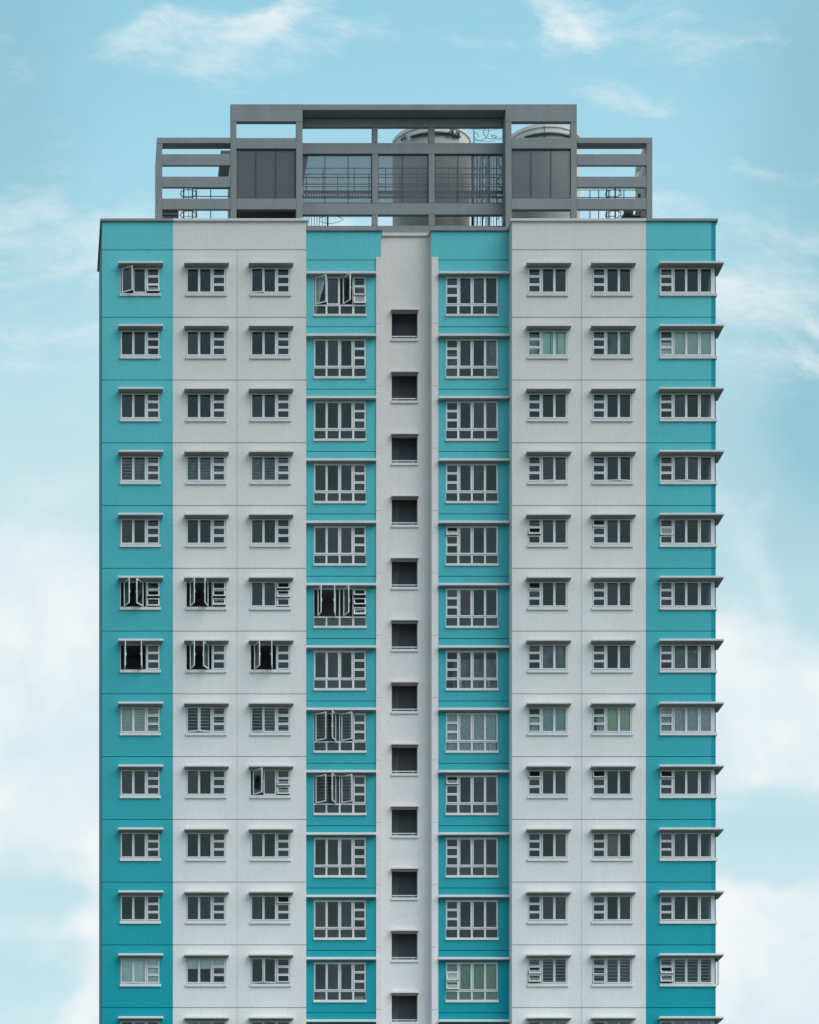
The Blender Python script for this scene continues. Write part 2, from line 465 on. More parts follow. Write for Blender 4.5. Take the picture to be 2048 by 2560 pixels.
def leaf_mesh(w, h, hinge):
    """outward casement leaf, origin at the bottom of its hinge side, stiles + glass + handle"""
    def make():
        mb = MB(); st = 0.047; t = 0.036; sg = 1 if hinge == 'L' else -1
        def bx(a, b, c, d, mi=0, y0=-t / 2, y1=t / 2):
            x0, x1_ = sorted((sg * a, sg * b)); mb.box(x0, x1_, y0, y1, c, d, mi)
        bx(0, st, 0, h); bx(w - st, w, 0, h); bx(st, w - st, 0, st); bx(st, w - st, h - st, h)
        x0, x1_ = sorted((sg * st, sg * (w - st)))
        mb.face([(x0, 0, st), (x1_, 0, st), (x1_, 0, h - st), (x0, 0, h - st)], 1)
        bx(w - 0.035, w - 0.012, h * 0.42, h * 0.42 + 0.10, 0, t / 2, t / 2 + 0.03)
        return mb.mesh('casement', [M['alu'], M['glass']])
    return cached(('leaf', round(w, 3), round(h, 3), hinge), make)

def sash_mesh(w, h):
    def make():
        mb = MB(); st = 0.045; t = 0.036
        mb.box(0, st, -t / 2, t / 2, -h, 0); mb.box(w - st, w, -t / 2, t / 2, -h, 0)
        mb.box(st, w - st, -t / 2, t / 2, -st, 0); mb.box(st, w - st, -t / 2, t / 2, -h, -h + st)
        mb.face([(st, 0, -h + st), (w - st, 0, -h + st), (w - st, 0, -st), (st, 0, -st)], 1)
        return mb.mesh('sash', [M['alu'], M['glass']])
    return cached(('sash', round(w, 3), round(h, 3)), make)

def grille_mesh(spans, z0, z1, n, dark=False):
    def make():
        mb = MB()
        for (a, b) in spans:
            for i in range(n):
                z = z0 + (z1 - z0) * (i + 0.75) / (n + 0.3)
                mb.box(a, b, -0.009, 0.009, z - 0.0125, z + 0.0125)
            for x in (a + 0.02, b - 0.02): mb.box(x - 0.010, x + 0.010, 0.010, 0.026, z0, z1)
        return mb.mesh('grille', [M['bar_dark'] if dark else M['alu']])
    return cached(('gr', tuple(round(a, 3) for s_ in spans for a in s_), round(z0, 3), round(z1, 3), n, dark), make)

FY = 0.055       # set-back of the frame from the wall face
ORD = ['top', 'second', 'third', 'fourth', 'fifth', 'sixth', 'seventh', 'eighth', 'ninth', 'tenth', 'eleventh', 'twelfth', 'lowest']
COLN = {'A': 'left teal column', 'B': 'outer left white column', 'C': 'inner left white column', 'T': 'left teal bay',
        'R': 'right teal bay', 'D': 'inner right white column', 'E': 'outer right white column', 'F': 'right teal corner column'}

WIN = {}        # (col, row) -> (origin vec, scale, layout)
def add_window(col, row, px0, y, top_py, bot_py, pitch, layout, kind, state):
    sc = k(y) / S
    ox, oz = X(px0, y), Z(bot_py + pitch * row, y)
    h = (bot_py - top_py) * sc; W = layout['w'] * sc
    WIN[(col, row)] = (ox, y, oz, sc, h, layout)
    # frame = the window's own mesh
    def frame():
        mb = MB(); e = 0.024; d0, d1 = FY - 0.02, FY + 0.06
        lo, hi = layout['z']; zlo, zhi = lo * sc, h - 0.02
        mb.box(0.001, e, d0, d1, 0.004, h - 0.002); mb.box(W - e, W - 0.001, d0, d1, 0.004, h - 0.002)
        mb.box(e, W - e, d0, d1, h - 0.05, h - 0.002); mb.box(e, W - e, d0, d1, 0.004, layout['zb'] * sc)
        for (a, b) in layout['mull']: mb.box(a * sc, b * sc, d0 - 0.002, d1 - 0.002, (layout['lowtop'] if layout['lower'] else layout['zb']) * sc, h - 0.05)
        if layout['lower']:
            mb.box(e, W - e, d0 - 0.004, d1 - 0.004, layout['lowtop'] * sc, layout['z'][0] * sc)
            for (a, b) in layout['lowmull']: mb.box(a * sc, b * sc, d0, d1, layout['zb'] * sc, layout['lowtop'] * sc)
        a, b = layout['sash']
        # fixed rails between the top-hung sashes
        z0, z1 = layout['z'][0] * sc, layout['z'][1] * sc; n = 3; step = (z1 - z0) / n
        for i in range(1, n): mb.box(a * sc, b * sc, d0 + 0.012, d1, z0 + step * i - 0.016, z0 + step * i + 0.016)
        if 'post' in layout:
            p0, p1 = layout['post']; mb.box(p0 * sc, p1 * sc, d0 - 0.005, d0 + 0.11, 0.004, h - 0.002)
        return mb.mesh(kind, [M['alu']])
    win = link(kind, cached(('frame', kind, layout['id']), frame), tower, (ox, y, oz))
    # casements
    z0, z1 = layout['z'][0] * sc, layout['z'][1] * sc
    for i, (a, b, hg) in enumerate(layout['leaf']):
        ang = state.get('c', {}).get(i + 1, 0) + random.uniform(0, 0.5)
        w = (b - a) * sc
        sh_ = 0.17 * math.sin(math.radians(ang)) ** 2
        hx = a * sc + sh_ if hg == 'L' else b * sc - sh_
        lf = link('casement', leaf_mesh(w, z1 - z0, hg), win, (hx, FY - 0.028, z0))
        t = math.radians(ang)
        lf.rotation_euler = (0, 0, -t if hg == 'L' else t)
        if ang > 10: lf['label'] = 'window leaf swung open outward'
    # sashes
    a, b = layout['sash']; step = (z1 - z0) / 3
    for i in range(3):
        ang = state.get('s', {}).get(i + 1, 0) + random.uniform(0, 0.6)
        sm = link('sash', sash_mesh((b - a) * sc, step - 0.012), win, (a * sc, FY - 0.026, z1 - step * i - 0.006))
        sm.rotation_euler = (-math.radians(ang), 0, 0)
        if ang > 8: sm['label'] = 'top-hung sash tilted open'
    if layout['lower']:
        def panes():
            mb = MB()
            xs_ = [0.024 / sc] + [v for q in layout['lowmull'] for v in q] + [layout['w'] - 0.024 / sc]
            for i in range(0, len(xs_), 2):
                mb.face([(xs_[i] * sc, FY, layout['zb'] * sc), (xs_[i + 1] * sc, FY, layout['zb'] * sc), (xs_[i + 1] * sc, FY, layout['lowtop'] * sc), (xs_[i] * sc, FY, layout['lowtop'] * sc)])
            return mb.mesh('pane', [M['glass']])
        link('pane', cached(('pane', layout['id']), panes), win)
    if 'post' in layout:
        def side():
            mb = MB(); x = W - 0.06
            mb.face([(x, 0.16, 0.07), (x, SD - 0.05, 0.07), (x, SD - 0.05, h - 0.05), (x, 0.16, h - 0.05)], 1)
            mb.box(x - 0.02, x + 0.02, 0.14, SD - 0.01, 0.004, 0.07); mb.box(x - 0.02, x + 0.02, 0.14, SD - 0.01, h - 0.05, h - 0.002)
            mb.box(x - 0.022, x + 0.022, SD - 0.06, SD - 0.002, 0.006, h - 0.004)
            return mb.mesh('side_window', [M['alu'], M['glass']])
        if state.get('side'):
            lf = link('casement', leaf_mesh(0.52, z1 - z0, 'L'), win, (W + 0.02, 0.80, z0))
            lf.rotation_euler = (0, 0, math.radians(-78 + 0)); lf.rotation_euler = (0, 0, math.radians(-64)); lf['label'] = 'side leaf of the corner window swung out past the corner'
        link('side_window', cached(('side',), side), win)
    if state.get('g'):
        spans = [((a + 1.5) * sc, (b - 1.5) * sc) for a, b, hg in layout['leaf']]
        q = layout['sash']
        spans.append(((q[0] + 2) * sc, (q[1] - 2) * sc))
        link('grille', grille_mesh(spans, z0 + 0.02, z1 - 0.02, 8 if kind == 'tall_window' else 7, kind == 'tall_window'), win, (0, FY + 0.085, 0), 'horizontal white burglar bars behind the glass')
    # sill
    if kind != 'tall_window':
        def sill():
            mb = MB()
            if 'post' in layout:
                mb.box(-0.01, W + 0.09, -0.07, -0.001, -0.105, 0.010); mb.box(W + 0.047, W + 0.09, -0.001, SD + 0.05, -0.105, 0.010)
                mb.box(0.002, W - 0.03, 0.001, 0.17, 0.0005, 0.0038)
            else:
                mb.box(-0.025, W + 0.045, -0.065, -0.001, -0.105, 0.010); mb.box(0.002, W - 0.002, 0.001, 0.17, 0.0005, 0.0038)
            return mb.mesh('sill', [M['trim']])
    else:
        def sill():
            mb = MB(); mb.box(-0.012, W + 0.022, -0.055, -0.001, -0.085, 0.02); mb.box(0.002, W - 0.002, 0.001, 0.17, 0.0005, 0.0038)
            return mb.mesh('sill', [M['trim']])
    bevel(link('sill', cached(('sill', kind), sill), win), 0.008)
    if kind != 'tall_window':
        ct = (top_py - 652.3) * sc     # canopy sits above the opening
        def canopy():
            mb = MB(); th = 0.10
            zl = h + 0.275 - 0.105 + 0.0
            # z of the lip so that the lip bottom is seen at the measured pixel from the eye
            zlip = (Z(658.0, -0.36) - Z(bot_py, 0)); ztop = (Z(652.4, -0.36) - Z(bot_py, 0))
            if 'post' in layout:
                mb.box(-0.085, W + 0.335, -0.36, -0.001, zlip, ztop); mb.box(W + 0.046 - 0.045, W + 0.335, -0.001, SD + 0.02, zlip, ztop)
            else:
                mb.box(-0.10, W + 0.135, -0.36, -0.001, zlip, ztop)
            mb.box(-0.05, W - 0.002 if 'post' in layout else W + 0.06, -0.03, -0.002, zlip - 0.028, zlip - 0.001)
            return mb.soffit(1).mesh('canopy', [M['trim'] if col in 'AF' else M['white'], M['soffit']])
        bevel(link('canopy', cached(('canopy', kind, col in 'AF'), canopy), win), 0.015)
    n_open = len([1 for v in state.get('c', {}).values() if v > 15])
    if n_open: win['label'] = 'window with %s swung open' % ('one leaf' if n_open == 1 else '%s leaves' % {2: 'two', 3: 'three'}[n_open])
    elif any(v > 12 for v in state.get('s', {}).values()): win['label'] = 'window with small side sashes tilted open'
    return win

# layouts, in photo pixels measured from the opening's lower left corner
def mirror(l, w):
    f = lambda q: (w - q[1], w - q[0]) + tuple({'L': 'R', 'R': 'L'}[c] for c in q[2:])
    o = dict(l); o['leaf'] = [f(q) for q in reversed(l['leaf'])]; o['mull'] = [f(q) for q in l['mull']]; o['sash'] = f(l['sash']); o['lowmull'] = [f(q) for q in reversed(l['lowmull'])]
    o['id'] = l['id'] + 'm'; return o
LS = dict(id='s', w=99, leaf=[(1.4, 32.4, 'L'), (32.6, 63.8, 'R')], mull=[(64, 66.6)], sash=(66.8, 97.6), z=(3.4, 65), zb=3.2, lower=False, lowtop=0, lowmull=[])
LSm = mirror(LS, 99)
LT = dict(id='t', w=131, leaf=[(1.4, 32.4, 'L'), (32.6, 63.6, 'R'), (66.2, 97.0, 'L')], mull=[(63.8, 66.0), (97.2, 99.6)], sash=(99.8, 129.6), z=(25.8, 94), zb=2.6, lower=True, lowtop=22.4,
          lowmull=[(30.0, 34.4), (63.0, 67.4), (96.6, 101.6)])
LTm = mirror(LT, 131)
LF = dict(id='f', w=137.8, leaf=[(34.8, 66.4, 'L'), (66.6, 98.4, 'R'), (100.4, 130.8, 'R')], mull=[(32.6, 34.6), (98.6, 100.2)], sash=(1.4, 32.4), z=(3.4, 65), zb=3.2, lower=False, lowtop=0, lowmull=[], post=(131.0, 137.8))

ST_ = {}
def st(_c, _r, **kw): ST_[(_c, _r - 1)] = kw
st('A', 1, c={1: 31}, s={3: 22}); st('C', 1, c={1: 9}); st('T', 1, c={1: 30, 3: 58}, s={2: 9, 3: 18})
for c in 'ABC': st(c, 4, g=1)
ST_[('B', 3)]['c'] = {1: 3}; ST_[('C', 3)]['c'] = {1: 3}
st('D', 4, c={1: 6}); st('E', 4, c={1: 8, 2: 8}); st('F', 4, c={1: 7, 2: 7})
st('D', 5, s={2: 22}); st('E', 5, s={1: 10}); st('F', 5, s={2: 12}); st('R', 5, s={1: 14})
st('A', 6, c={1: 66, 2: 56}, s={1: 6, 2: 30, 3: 14}); st('B', 6, c={1: 72, 2: 71}, s={1: 9, 2: 30, 3: 24}); st('C', 6, s={1: 26, 2: 20, 3: 9})
st('D', 6, s={1: 9}); st('T', 6, c={1: 80, 2: 80, 3: 70}, s={1: 34, 2: 32, 3: 24})
st('A', 7, c={1: 87, 2: 85}); st('B', 7, c={1: 72, 2: 62}); st('C', 7, c={1: 68, 2: 83})
st('B', 8, g=1, c={1: 13, 2: 12}); st('C', 8, g=1, c={1: 8}); st('T', 8, g=1, c={1: 37, 2: 67, 3: 36})
st('C', 9, c={1: 46}, s={2: 20, 3: 16}); st('T', 9, g=1, c={1: 38, 2: 66, 3: 37}); st('R', 9, s={1: 16})
st('D', 9, s={1: 16}); st('E', 9, s={1: 15}); st('F', 9, s={1: 16})
st('E', 10, c={2: 4}); st('C', 11, s={1: 14})
st('A', 12, c={1: 4, 2: 4}); st('C', 12, c={1: 14, 2: 13}, s={3: 14}); st('R', 12, s={2: 22, 3: 22})
st('D', 12, g=1, s={2: 24, 3: 24}); st('E', 12, g=1, s={2: 10, 3: 10}); st('F', 12, g=1, s={2: 26, 3: 26}, side=1)

for c in 'ABCDE':
    for r in range(ROWS):
        add_window(c, r, SW[c][0], 0.0, HOLE_T, HOLE_B, P0, LS if c in 'ABC' else LSm, 'casement_window', ST_.get((c, r), {}))
for r in range(ROWS):
    add_window('F', r, FW[0], 0.0, HOLE_T, HOLE_B, P0, LF, 'corner_window', ST_.get(('F', r), {}))
for c, wn, ly in (('T', TW, LT), ('R', RW, LTm)):
    for r in range(ROWS - 1):
        add_window(c, r, wn[0], YT, TH_T, TH_B, P1, ly, 'tall_window', ST_.get((c, r), {}))

# sun ledges across the recessed bays
YL = YT - 0.26
for (a, b) in ((x1 + 0.001, X(940.0, YT)), (X(1095.6, YT), x2 - 0.001)):
    for r in range(ROWS):
        mb = MB(); z1, z0 = Z(677.6 + P1 * r, YL), Z(684.0 + P1 * r, YL)
        mb.box(a, b, YL, YT - 0.001, z0, z1)
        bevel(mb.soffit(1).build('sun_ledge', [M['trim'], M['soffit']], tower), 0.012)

# stair openings: hood, sill, rail
for r in range(ROWS - 1):
    o = P2 * r
    xq0, xq1 = X(ST[0], YC), X(ST[1], YC)
    mb = MB(); YH = YC - 0.26
    z1, z0 = Z(769.2 + o, YH), Z(774.6 + o, YH)
    mb.box(X(978.4, YH), X(1047.6, YH), YH, YC - 0.001, z0, z1)
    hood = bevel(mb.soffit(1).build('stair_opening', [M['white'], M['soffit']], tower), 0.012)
    mb = MB()
    zb2, zt2 = Z(852.3 + o, YC - 0.06), Z(846.2 + o, YC - 0.06)
    mb.box(xq0 - 0.03, xq1 + 0.03, YC - 0.06, YC - 0.001, zb2, zt2)
    bevel(mb.build('sill', M['trim'], hood), 0.008)
    mb = MB(); zr = Z(841.3 + o, YC + 0.1)
    mb.box(xq0 + 0.01, xq1 - 0.01, YC + 0.09, YC + 0.12, zr - 0.022, zr + 0.022)
    for t in (0.18, 0.82):
        x = xq0 + (xq1 - xq0) * t; mb.box(x - 0.012, x + 0.012, YC + 0.095, YC + 0.115, Z(846 + o, YC), zr - 0.022)
    mb.build('handrail', M['rail'], hood)

# ------------------------------------------------------------------ curtains, blinds, sheets
def region(c, r, rel):
    ox, y, oz, sc, h, l = WIN[(c, r)]
    return ox + rel[0] * sc, ox + rel[1] * sc, oz + rel[2] * sc, oz + (rel[3] * sc if rel[3] < 900 else h - 0.03), y
def cloth(name, c, r, rel, mat, label, cat, fold=0.02, per=0.14, dy=0.05, group=None, skew=0.0, seed=0):
    x0, x1_, z0, z1, y = region(c, r, rel); mb = MB(); rnd = random.Random(seed + r * 31 + ord(c))
    nx = max(8, int((x1_ - x0) / 0.025)); nz = 10
    ph = [rnd.uniform(0, 6.28) for _ in range(3)]
    for j in range(nz + 1):
        for i in range(nx + 1):
            u, v = i / nx, j / nz
            x = x0 + (x1_ - x0) * u
            if skew: x = x0 + (x1_ - x0) * u * (1 - skew * (1 - v))
            f = math.sin(2 * math.pi * x / per + ph[0] + 0.6 * math.sin(3 * v + ph[1])) + 0.5 * math.sin(2 * math.pi * x / (per * 0.43) + ph[2])
            mb.v.append((x, y + FY + dy + fold * f, z0 + (z1 - z0) * v))
    for j in range(nz):
        for i in range(nx):
            a = j * (nx + 1) + i; mb.f.append((a, a + 1, a + nx + 2, a + nx + 1)); mb.m.append(0)
    o = mb.build(name, M[mat]); 
    for p in o.data.polygons: p.use_smooth = True
    return tag(o, label, cat, group)
def blind(c, r, rel, mat, label, pitch=0.09, tilt=0.65, group=None):
    x0, x1_, z0, z1, y = region(c, r, rel); mb = MB(); z = z0; yy = y + FY + 0.075
    while z < z1 - 0.02:
        mb.face([(x0, yy - 0.03, z), (x1_, yy - 0.03, z), (x1_, yy + 0.012, z + pitch * 1.02), (x0, yy + 0.012, z + pitch * 1.02)])
        z += pitch
    mb.box(x0, x1_, yy - 0.03, yy + 0.02, z0 - 0.03, z0 - 0.004); mb.box(x0, x1_, yy - 0.03, yy + 0.02, z1 - 0.015, z1 + 0.02)
    return tag(mb.build('slatted_blind', M[mat]), label, 'blind', group)
FULL = (3, 96, 4, 999); FULLT = (3, 128, 3, 999); FULLF = (2, 130, 4, 999)
cloth('curtain', 'T', 0, (3, 31, 6, 999), 'lace', 'thin grey curtain drawn aside behind open leaf, top window, left teal bay', 'curtain', skew=0.85)
cloth('curtain', 'D', 1, (3, 31, 4, 999), 'ivory', 'whitish curtain behind small sashes, second window, inner right white column', 'curtain', dy=0.3)
cloth('curtain', 'D', 1, (35, 57, 4, 999), 'mint', 'mint curtain behind the middle pane, second window, inner right white column', 'curtain', 0.012)
cloth('curtain', 'D', 1, (58.5, 66, 4, 999), 'mint', 'narrow mint curtain strip left of mullion, second window, inner right white column', 'curtain', 0.012)
cloth('curtain', 'D', 1, (68, 74, 4, 999), 'mint', 'narrow mint curtain strip right of mullion, second window, inner right white column', 'curtain', 0.012)
cloth('curtain', 'D', 1, (75.5, 95, 4, 999), 'mint', 'mint curtain behind the right pane, second window, inner right white column', 'curtain', 0.012)
cloth('curtain', 'F', 1, (33, 129, 4, 999), 'pale_mint', 'pale mint curtain filling the panes of the second corner window on the right', 'curtain', 0.012)
cloth('curtain', 'F', 1, (2, 31.5, 4, 38), 'ivory', 'short whitish curtain behind the small sashes of the second corner window on the right', 'curtain', 0.012)
cloth('curtain', 'E', 1, (35, 96, 4, 999), 'grey_cloth', 'dark grey folded curtain, second window of the outer right white column', 'curtain', 0.03)
cloth('curtain', 'R', 1, (100, 128, 3, 999), 'grey_cloth', 'grey green curtain at the right pane, second window of the right teal bay', 'curtain', 0.03)
cloth('curtain', 'R', 1, (2, 31, 3, 62), 'grey_cloth', 'grey curtain behind the small sashes, second window of the right teal bay', 'curtain', 0.03)
blind('A', 3, (33, 63, 4, 999), 'grey_cloth', 'dark grey green blind behind the middle pane, fourth window of the left teal column', 0.06)
for c in 'BC': blind(c, 3, (2, 63, 4, 999), 'grey_cloth', 'dark grey green blind behind white bars, fourth window of the %s' % COLN[c], 0.15)
blind('A', 7, (2, 63, 4, 999), 'pale_mint', 'pale green slatted blind, eighth window of the left teal column', 0.115)
blind('A', 7, (67, 96, 4, 999), 'sage', 'sage green blind behind the small sashes, eighth window of the left teal column', 0.115)
cloth('curtain', 'R', 7, FULLT, 'lace', 'pale patterned lace curtain, eighth window of the right teal bay', 'curtain', 0.02)
cloth('curtain', 'D', 7, (35, 96, 4, 999), 'blue_lace', 'pale blue green curtain, eighth window of the inner right white column', 'curtain', 0.02)
cloth('curtain', 'D', 7, (2, 31, 4, 44), 'lace', 'short grey lace curtain, eighth window of the inner right white column', 'curtain', 0.02)
cloth('curtain', 'E', 7, (35, 96, 4, 999), 'green', 'leaf green curtain, eighth window of the outer right white column', 'curtain', 0.016)
cloth('curtain', 'E', 7, (12, 31, 4, 44), 'lace', 'short grey lace curtain, eighth window of the outer right white column', 'curtain', 0.02)
cloth('curtain', 'F', 7, (2, 130, 4, 999), 'lace', 'pale lace curtain across the eighth corner window on the right', 'curtain', 0.02)
cloth('plastic_or_reflection_sheet', 'R', 6, (20, 128, 3, 76), 'grey_cloth', 'crumpled translucent sheet inside, seventh window of the right teal bay', 'plastic sheet', 0.05, 0.6)
cloth('plastic_or_reflection_sheet', 'F', 6, (34, 100, 4, 52), 'grey_cloth', 'crumpled grey sheet added for wrinkled reflections in the seventh corner window on the right', 'plastic sheet', 0.05, 0.6)  # added sheet imitates wrinkled reflections in the panes
cloth('plastic_or_reflection_sheet', 'D', 6, (36, 96, 4, 999), 'grey_cloth', 'crumpled dark sheet added for wrinkled reflections, seventh window of the inner right white column', 'plastic sheet', 0.05, 0.5)  # also added to imitate reflections on the glass
cloth('curtain', 'E', 9, (34, 64.5, 4, 999), 'brown', 'plain brown curtain behind the middle pane, tenth window of the outer right white column', 'curtain', 0.006)
cloth('roller_blind', 'A', 11, (2, 97, 4, 999), 'ivory', 'white roller blind pulled fully down, twelfth window of the left teal column', 'blind', 0.003, 0.9)
cloth('roller_blind', 'B', 11, (2, 97, 40, 999), 'ivory', 'pale roller blind pulled partly down, twelfth window of the outer left white column', 'blind', 0.003, 0.9)
blind('R', 11, (33, 129, 3, 999), 'sage', 'pale grey green slatted blind, twelfth window of the right teal bay', 0.12)
blind('R', 11, (2, 31, 3, 999), 'sage', 'grey green blind behind open small sashes, twelfth window of the right teal bay', 0.12)
for c, q in (('D', (35, 96, 4, 999)), ('E', (35, 96, 4, 999)), ('F', (35, 129, 4, 999)), ('B', (3, 63, 4, 999))):
    cloth('curtain', c, 12, q, 'blue_lace', 'pale grey curtain, lowest window at the bottom edge in the %s' % COLN[c], 'curtain', 0.03)
for (a, b, t) in ((5, 26, 14), (104, 126, 12)):
    cloth('folded_cloth', 'T', 11, (a, b, 3, t), 'brown' if a < 50 else 'sage', 'small %s bundle inside the lowest whole window of the left teal bay' % ('beige' if a < 50 else 'pale grey'), 'cloth', 0.02, 0.2)

# ------------------------------------------------------------------ roof frame
YF = 1.10          # front plane of the frame
YR = YF + 0.70     # recessed middle plane
ZB = ZR            # frame stands on the roof slab
def pbox(mb, px0, px1, py0, py1, y, depth, mi=0):
    """a member whose FRONT face, on the plane y, covers these photo pixels"""
    mb.box(X(px0, y), X(px1, y), y, y + depth, Z(py1, y) if py1 is not None else ZB, Z(py0, y), mi)
def member(kind, parent, px0, px1, py0, py1, y, depth, mat='frame_grey'):
    mb = MB(); pbox(mb, px0, px1, py0, py1, y, depth)
    return bevel(mb.build(kind, M[mat], parent), 0.015)
PD = 0.22
def mesh_panel(parent, px0, px1, py0, py1, y, bars, pitch=0.058, w=0.0205):
    mb = MB(); xa_, xb_, z0, z1 = X(px0, y), X(px1, y), Z(py1, y), Z(py0, y)
    W, Hh = xb_ - xa_, z1 - z0
    def seg(p, q, yo):
        d = Vector((q[0] - p[0], 0, q[1] - p[1]))
        if d.length < 0.02: return
        n = Vector((-d.z, 0, d.x)).normalized() * w / 2
        a = Vector((xa_ + p[0], yo, z0 + p[1])); b = Vector((xa_ + q[0], yo, z0 + q[1]))
        mb.face([a - n, b - n, b + n, a + n])
    c = -Hh
    while c < W:                       # the two diagonal families of expanded metal
        a0 = max(0.0, c); b0 = min(W, c + Hh)
        seg((a0, a0 - c), (b0, b0 - c), y + 0.05)
        a1, b1 = max(0.0, W - c - Hh) , min(W, W - c)
        seg((W - a0, a0 - c), (W - b0, b0 - c), y + 0.056)
        c += pitch
    o = mb.build('mesh_panel', M['mesh'], parent)
    # angle-iron rim and bars belong to the panel mesh
    mb2 = MB()
    t = 0.026
    mb2.box(xa_, xb_, y + 0.02, y + 0.07, z0, z0 + t); mb2.box(xa_, xb_, y + 0.02, y + 0.07, z1 - t, z1)
    mb2.box(xa_, xa_ + t, y + 0.021, y + 0.069, z0 + t, z1 - t); mb2.box(xb_ - t, xb_, y + 0.021, y + 0.069, z0 + t, z1 - t)
    for bpx in bars:
        x = X(bpx, y); mb2.box(x - 0.016, x + 0.016, y + 0.018, y + 0.072, z0 + t, z1 - t)
    for v in mb2.f: pass
    off = len(mb.v)
    me = o.data
    mb.v += mb2.v; mb.f += [tuple(i + off for i in f) for f in mb2.f]; mb.m += [1] * len(mb2.f)
    o.data = mb.mesh('mesh_panel', [M['mesh'], M['steel']]); bpy.data.meshes.remove(me)
    return o

def screen(name, label):
    return name, label
# towers of the frame
def tower_frame(px, label):
    L0, L1, R0, R1 = px
    mb = MB(); pbox(mb, L0, R1, 260, 304, YF, PD + 0.02)
    root = bevel(mb.build('roof_frame', M['frame_grey'], tower, label=label), 0.015)
    for (a, b) in ((L0, L1), (R0, R1)): member('post', root, a, b, 304, None, YF, PD)
    member('beam', root, L1, R0, 344.5, 371.5, YF, PD); member('beam', root, L1, R0, 496, 523.5, YF, PD)
    w = (R0 - L1)
    mesh_panel(root, L1 + 0.3, R0 - 0.3, 371.9, 495.6, YF + 0.05, (L1 + w / 3, L1 + 2 * w / 3), w=0.025)
    return root
tower_frame((576.6, 591.5, 740.4, 756.6), 'left upper bay of the grey roof frame')
tower_frame((1264.0, 1279.2, 1427.4, 1442.6), 'right upper bay of the grey roof frame')
# middle
mb = MB(); pbox(mb, 756.8, 1263.8, 260.4, 275, YF + 0.002, YR + 0.2 - YF)
mb.box(X(1263.8, YF) + 0.0, X(1264.0, YF) + 0.215, YF + PD + 0.028, YR + 0.2, Z(275, YF) + 0.002, Z(260.4, YF) - 0.003)
zt_m, zb_m = Z(276, YR), Z(317.6, YR)
root = bevel(mb.build('roof_frame', M['frame_dark'] if False else M['frame_grey'], tower, label='wide recessed middle bay of the grey roof frame'), 0.015)
xm0, xm1 = X(756.6, YF) - 0.15, X(1264.0, YF) + 0.20
def mid_beam(py0, py1, d=PD):
    mb = MB(); mb.box(xm0, xm1, YR, YR + d, Z(py1, YR), Z(py0, YR)); return bevel(mb.build('beam', M['frame_grey'], root), 0.015)
mb = MB(); mb.box(xm0 + 0.16, xm1 - 0.21, YR, YR + 0.18, Z(317.6, YR), Z(275.5, YF) - 0.004); bevel(mb.build('beam', M['frame_grey'], root), 0.015)
mid_beam(357, 384.5); mid_beam(508, 536.5); mid_beam(564, 600, 0.3)
for (a, b) in ((930.4, 944.6), (1071.8, 1087.0)):
    for (p, q) in ((317.8, 356.9), (384.6, 507.9), (536.6, 563.9)): member('post', root, a, b, p, q, YR, PD - 0.004)
for (a, b, bars) in ((757.5, 929.8, (813, 871)), (945.2, 1071.2, (1007,)), (1087.6, 1258, (1145, 1201))):
    mesh_panel(root, a, b, 385, 507.5, YR + 0.05, bars)
# cheeks closing the step between front and recessed planes
for (px, s_) in ((756.6, -1), (1264.0, 1)):
    mb = MB(); x = X(px, YF)
    for (p, q) in ((275.4, 563),):
        mb.box(min(x, x + s_ * PD), max(x, x + s_ * PD), YF + PD + 0.03, YR + PD + 0.002, Z(q, YR), Z(p, YF) - 0.003)
    bevel(mb.build('post', M['frame_grey'], root), 0.012)

# lower wings
WD = 0.52
def wing(px0, pxi, px1, left, label):
    mb = MB(); pbox(mb, px0, px1, 343.5, 358, YF + 0.001, WD)
    if left: mb.box(X(px1, YF), X(px1, YF) + 0.16, YF + PD + 0.03, YF + WD, Z(358, YF) + 0.002, Z(343.5, YF) - 0.003)
    r_ = bevel(mb.build('roof_frame', M['frame_grey'], tower, label=label), 0.015)
    po = (px0, pxi) if left else (pxi, px1)
    member('post', r_, po[0], po[1], 358, None, YF + 0.003, PD)
    bi = (pxi, px1) if left else (px0, pxi)
    for (p, q) in ((384.8, 413.5), (441, 468.2), (495.8, 523.6)): member('beam', r_, bi[0], bi[1], p, q, YF + 0.006, 0.14)
    # side frame running back
    xs0 = X(px0, YF) if left else X(px1, YF) - 0.24
    yb = YF + 2.35
    mb = MB()
    for (p, q) in ((343.6, 358), (384.8, 413.5), (441, 468.2), (495.8, 523.6)):
        mb.box(xs0 + 0.004, xs0 + 0.236, YF + PD + 0.01, yb, Z(q, YF), Z(p, YF) - 0.001)
    bevel(mb.build('beam', M['concrete'], r_, label='pale side beams running back from the corner post'), 0.012)
    mb = MB(); mb.box(xs0, xs0 + 0.25, yb, yb + 0.25, ZB, Z(343.6, YF) - 0.001); bevel(mb.build('post', M['concrete'], r_), 0.012)
    return r_
wing(392.4, 406.0, 576.4, True, 'left lower wing of the grey roof frame')
wing(1442.8, 1616.5, 1631.3, False, 'right lower wing of the grey roof frame')

# lift motor room behind the left upper bay
ym = 2.1
mb = MB(); xw0, xw1 = X(577, ym), X(752, ym); zs_, zt_s = Z(388, ym), Z(375.5, ym)
mb.box(xw0, xw1, ym + 0.35, 4.5, ZR, zs_ - 0.001)
mr = mb.build('lift_motor_room', M['concrete'], tower)
mb = MB(); mb.box(X(552, ym), X(771, ym), ym, 4.85, zs_, zt_s); bevel(mb.build('roof', M['frame_grey'], mr), 0.02)
mb = MB(); mb.box(xw0 + 0.05, xw1 - 0.05, ym + 0.31, ym + 0.349, ZR, zs_ - 0.02); mb.build('louvre', M['steel'], mr)

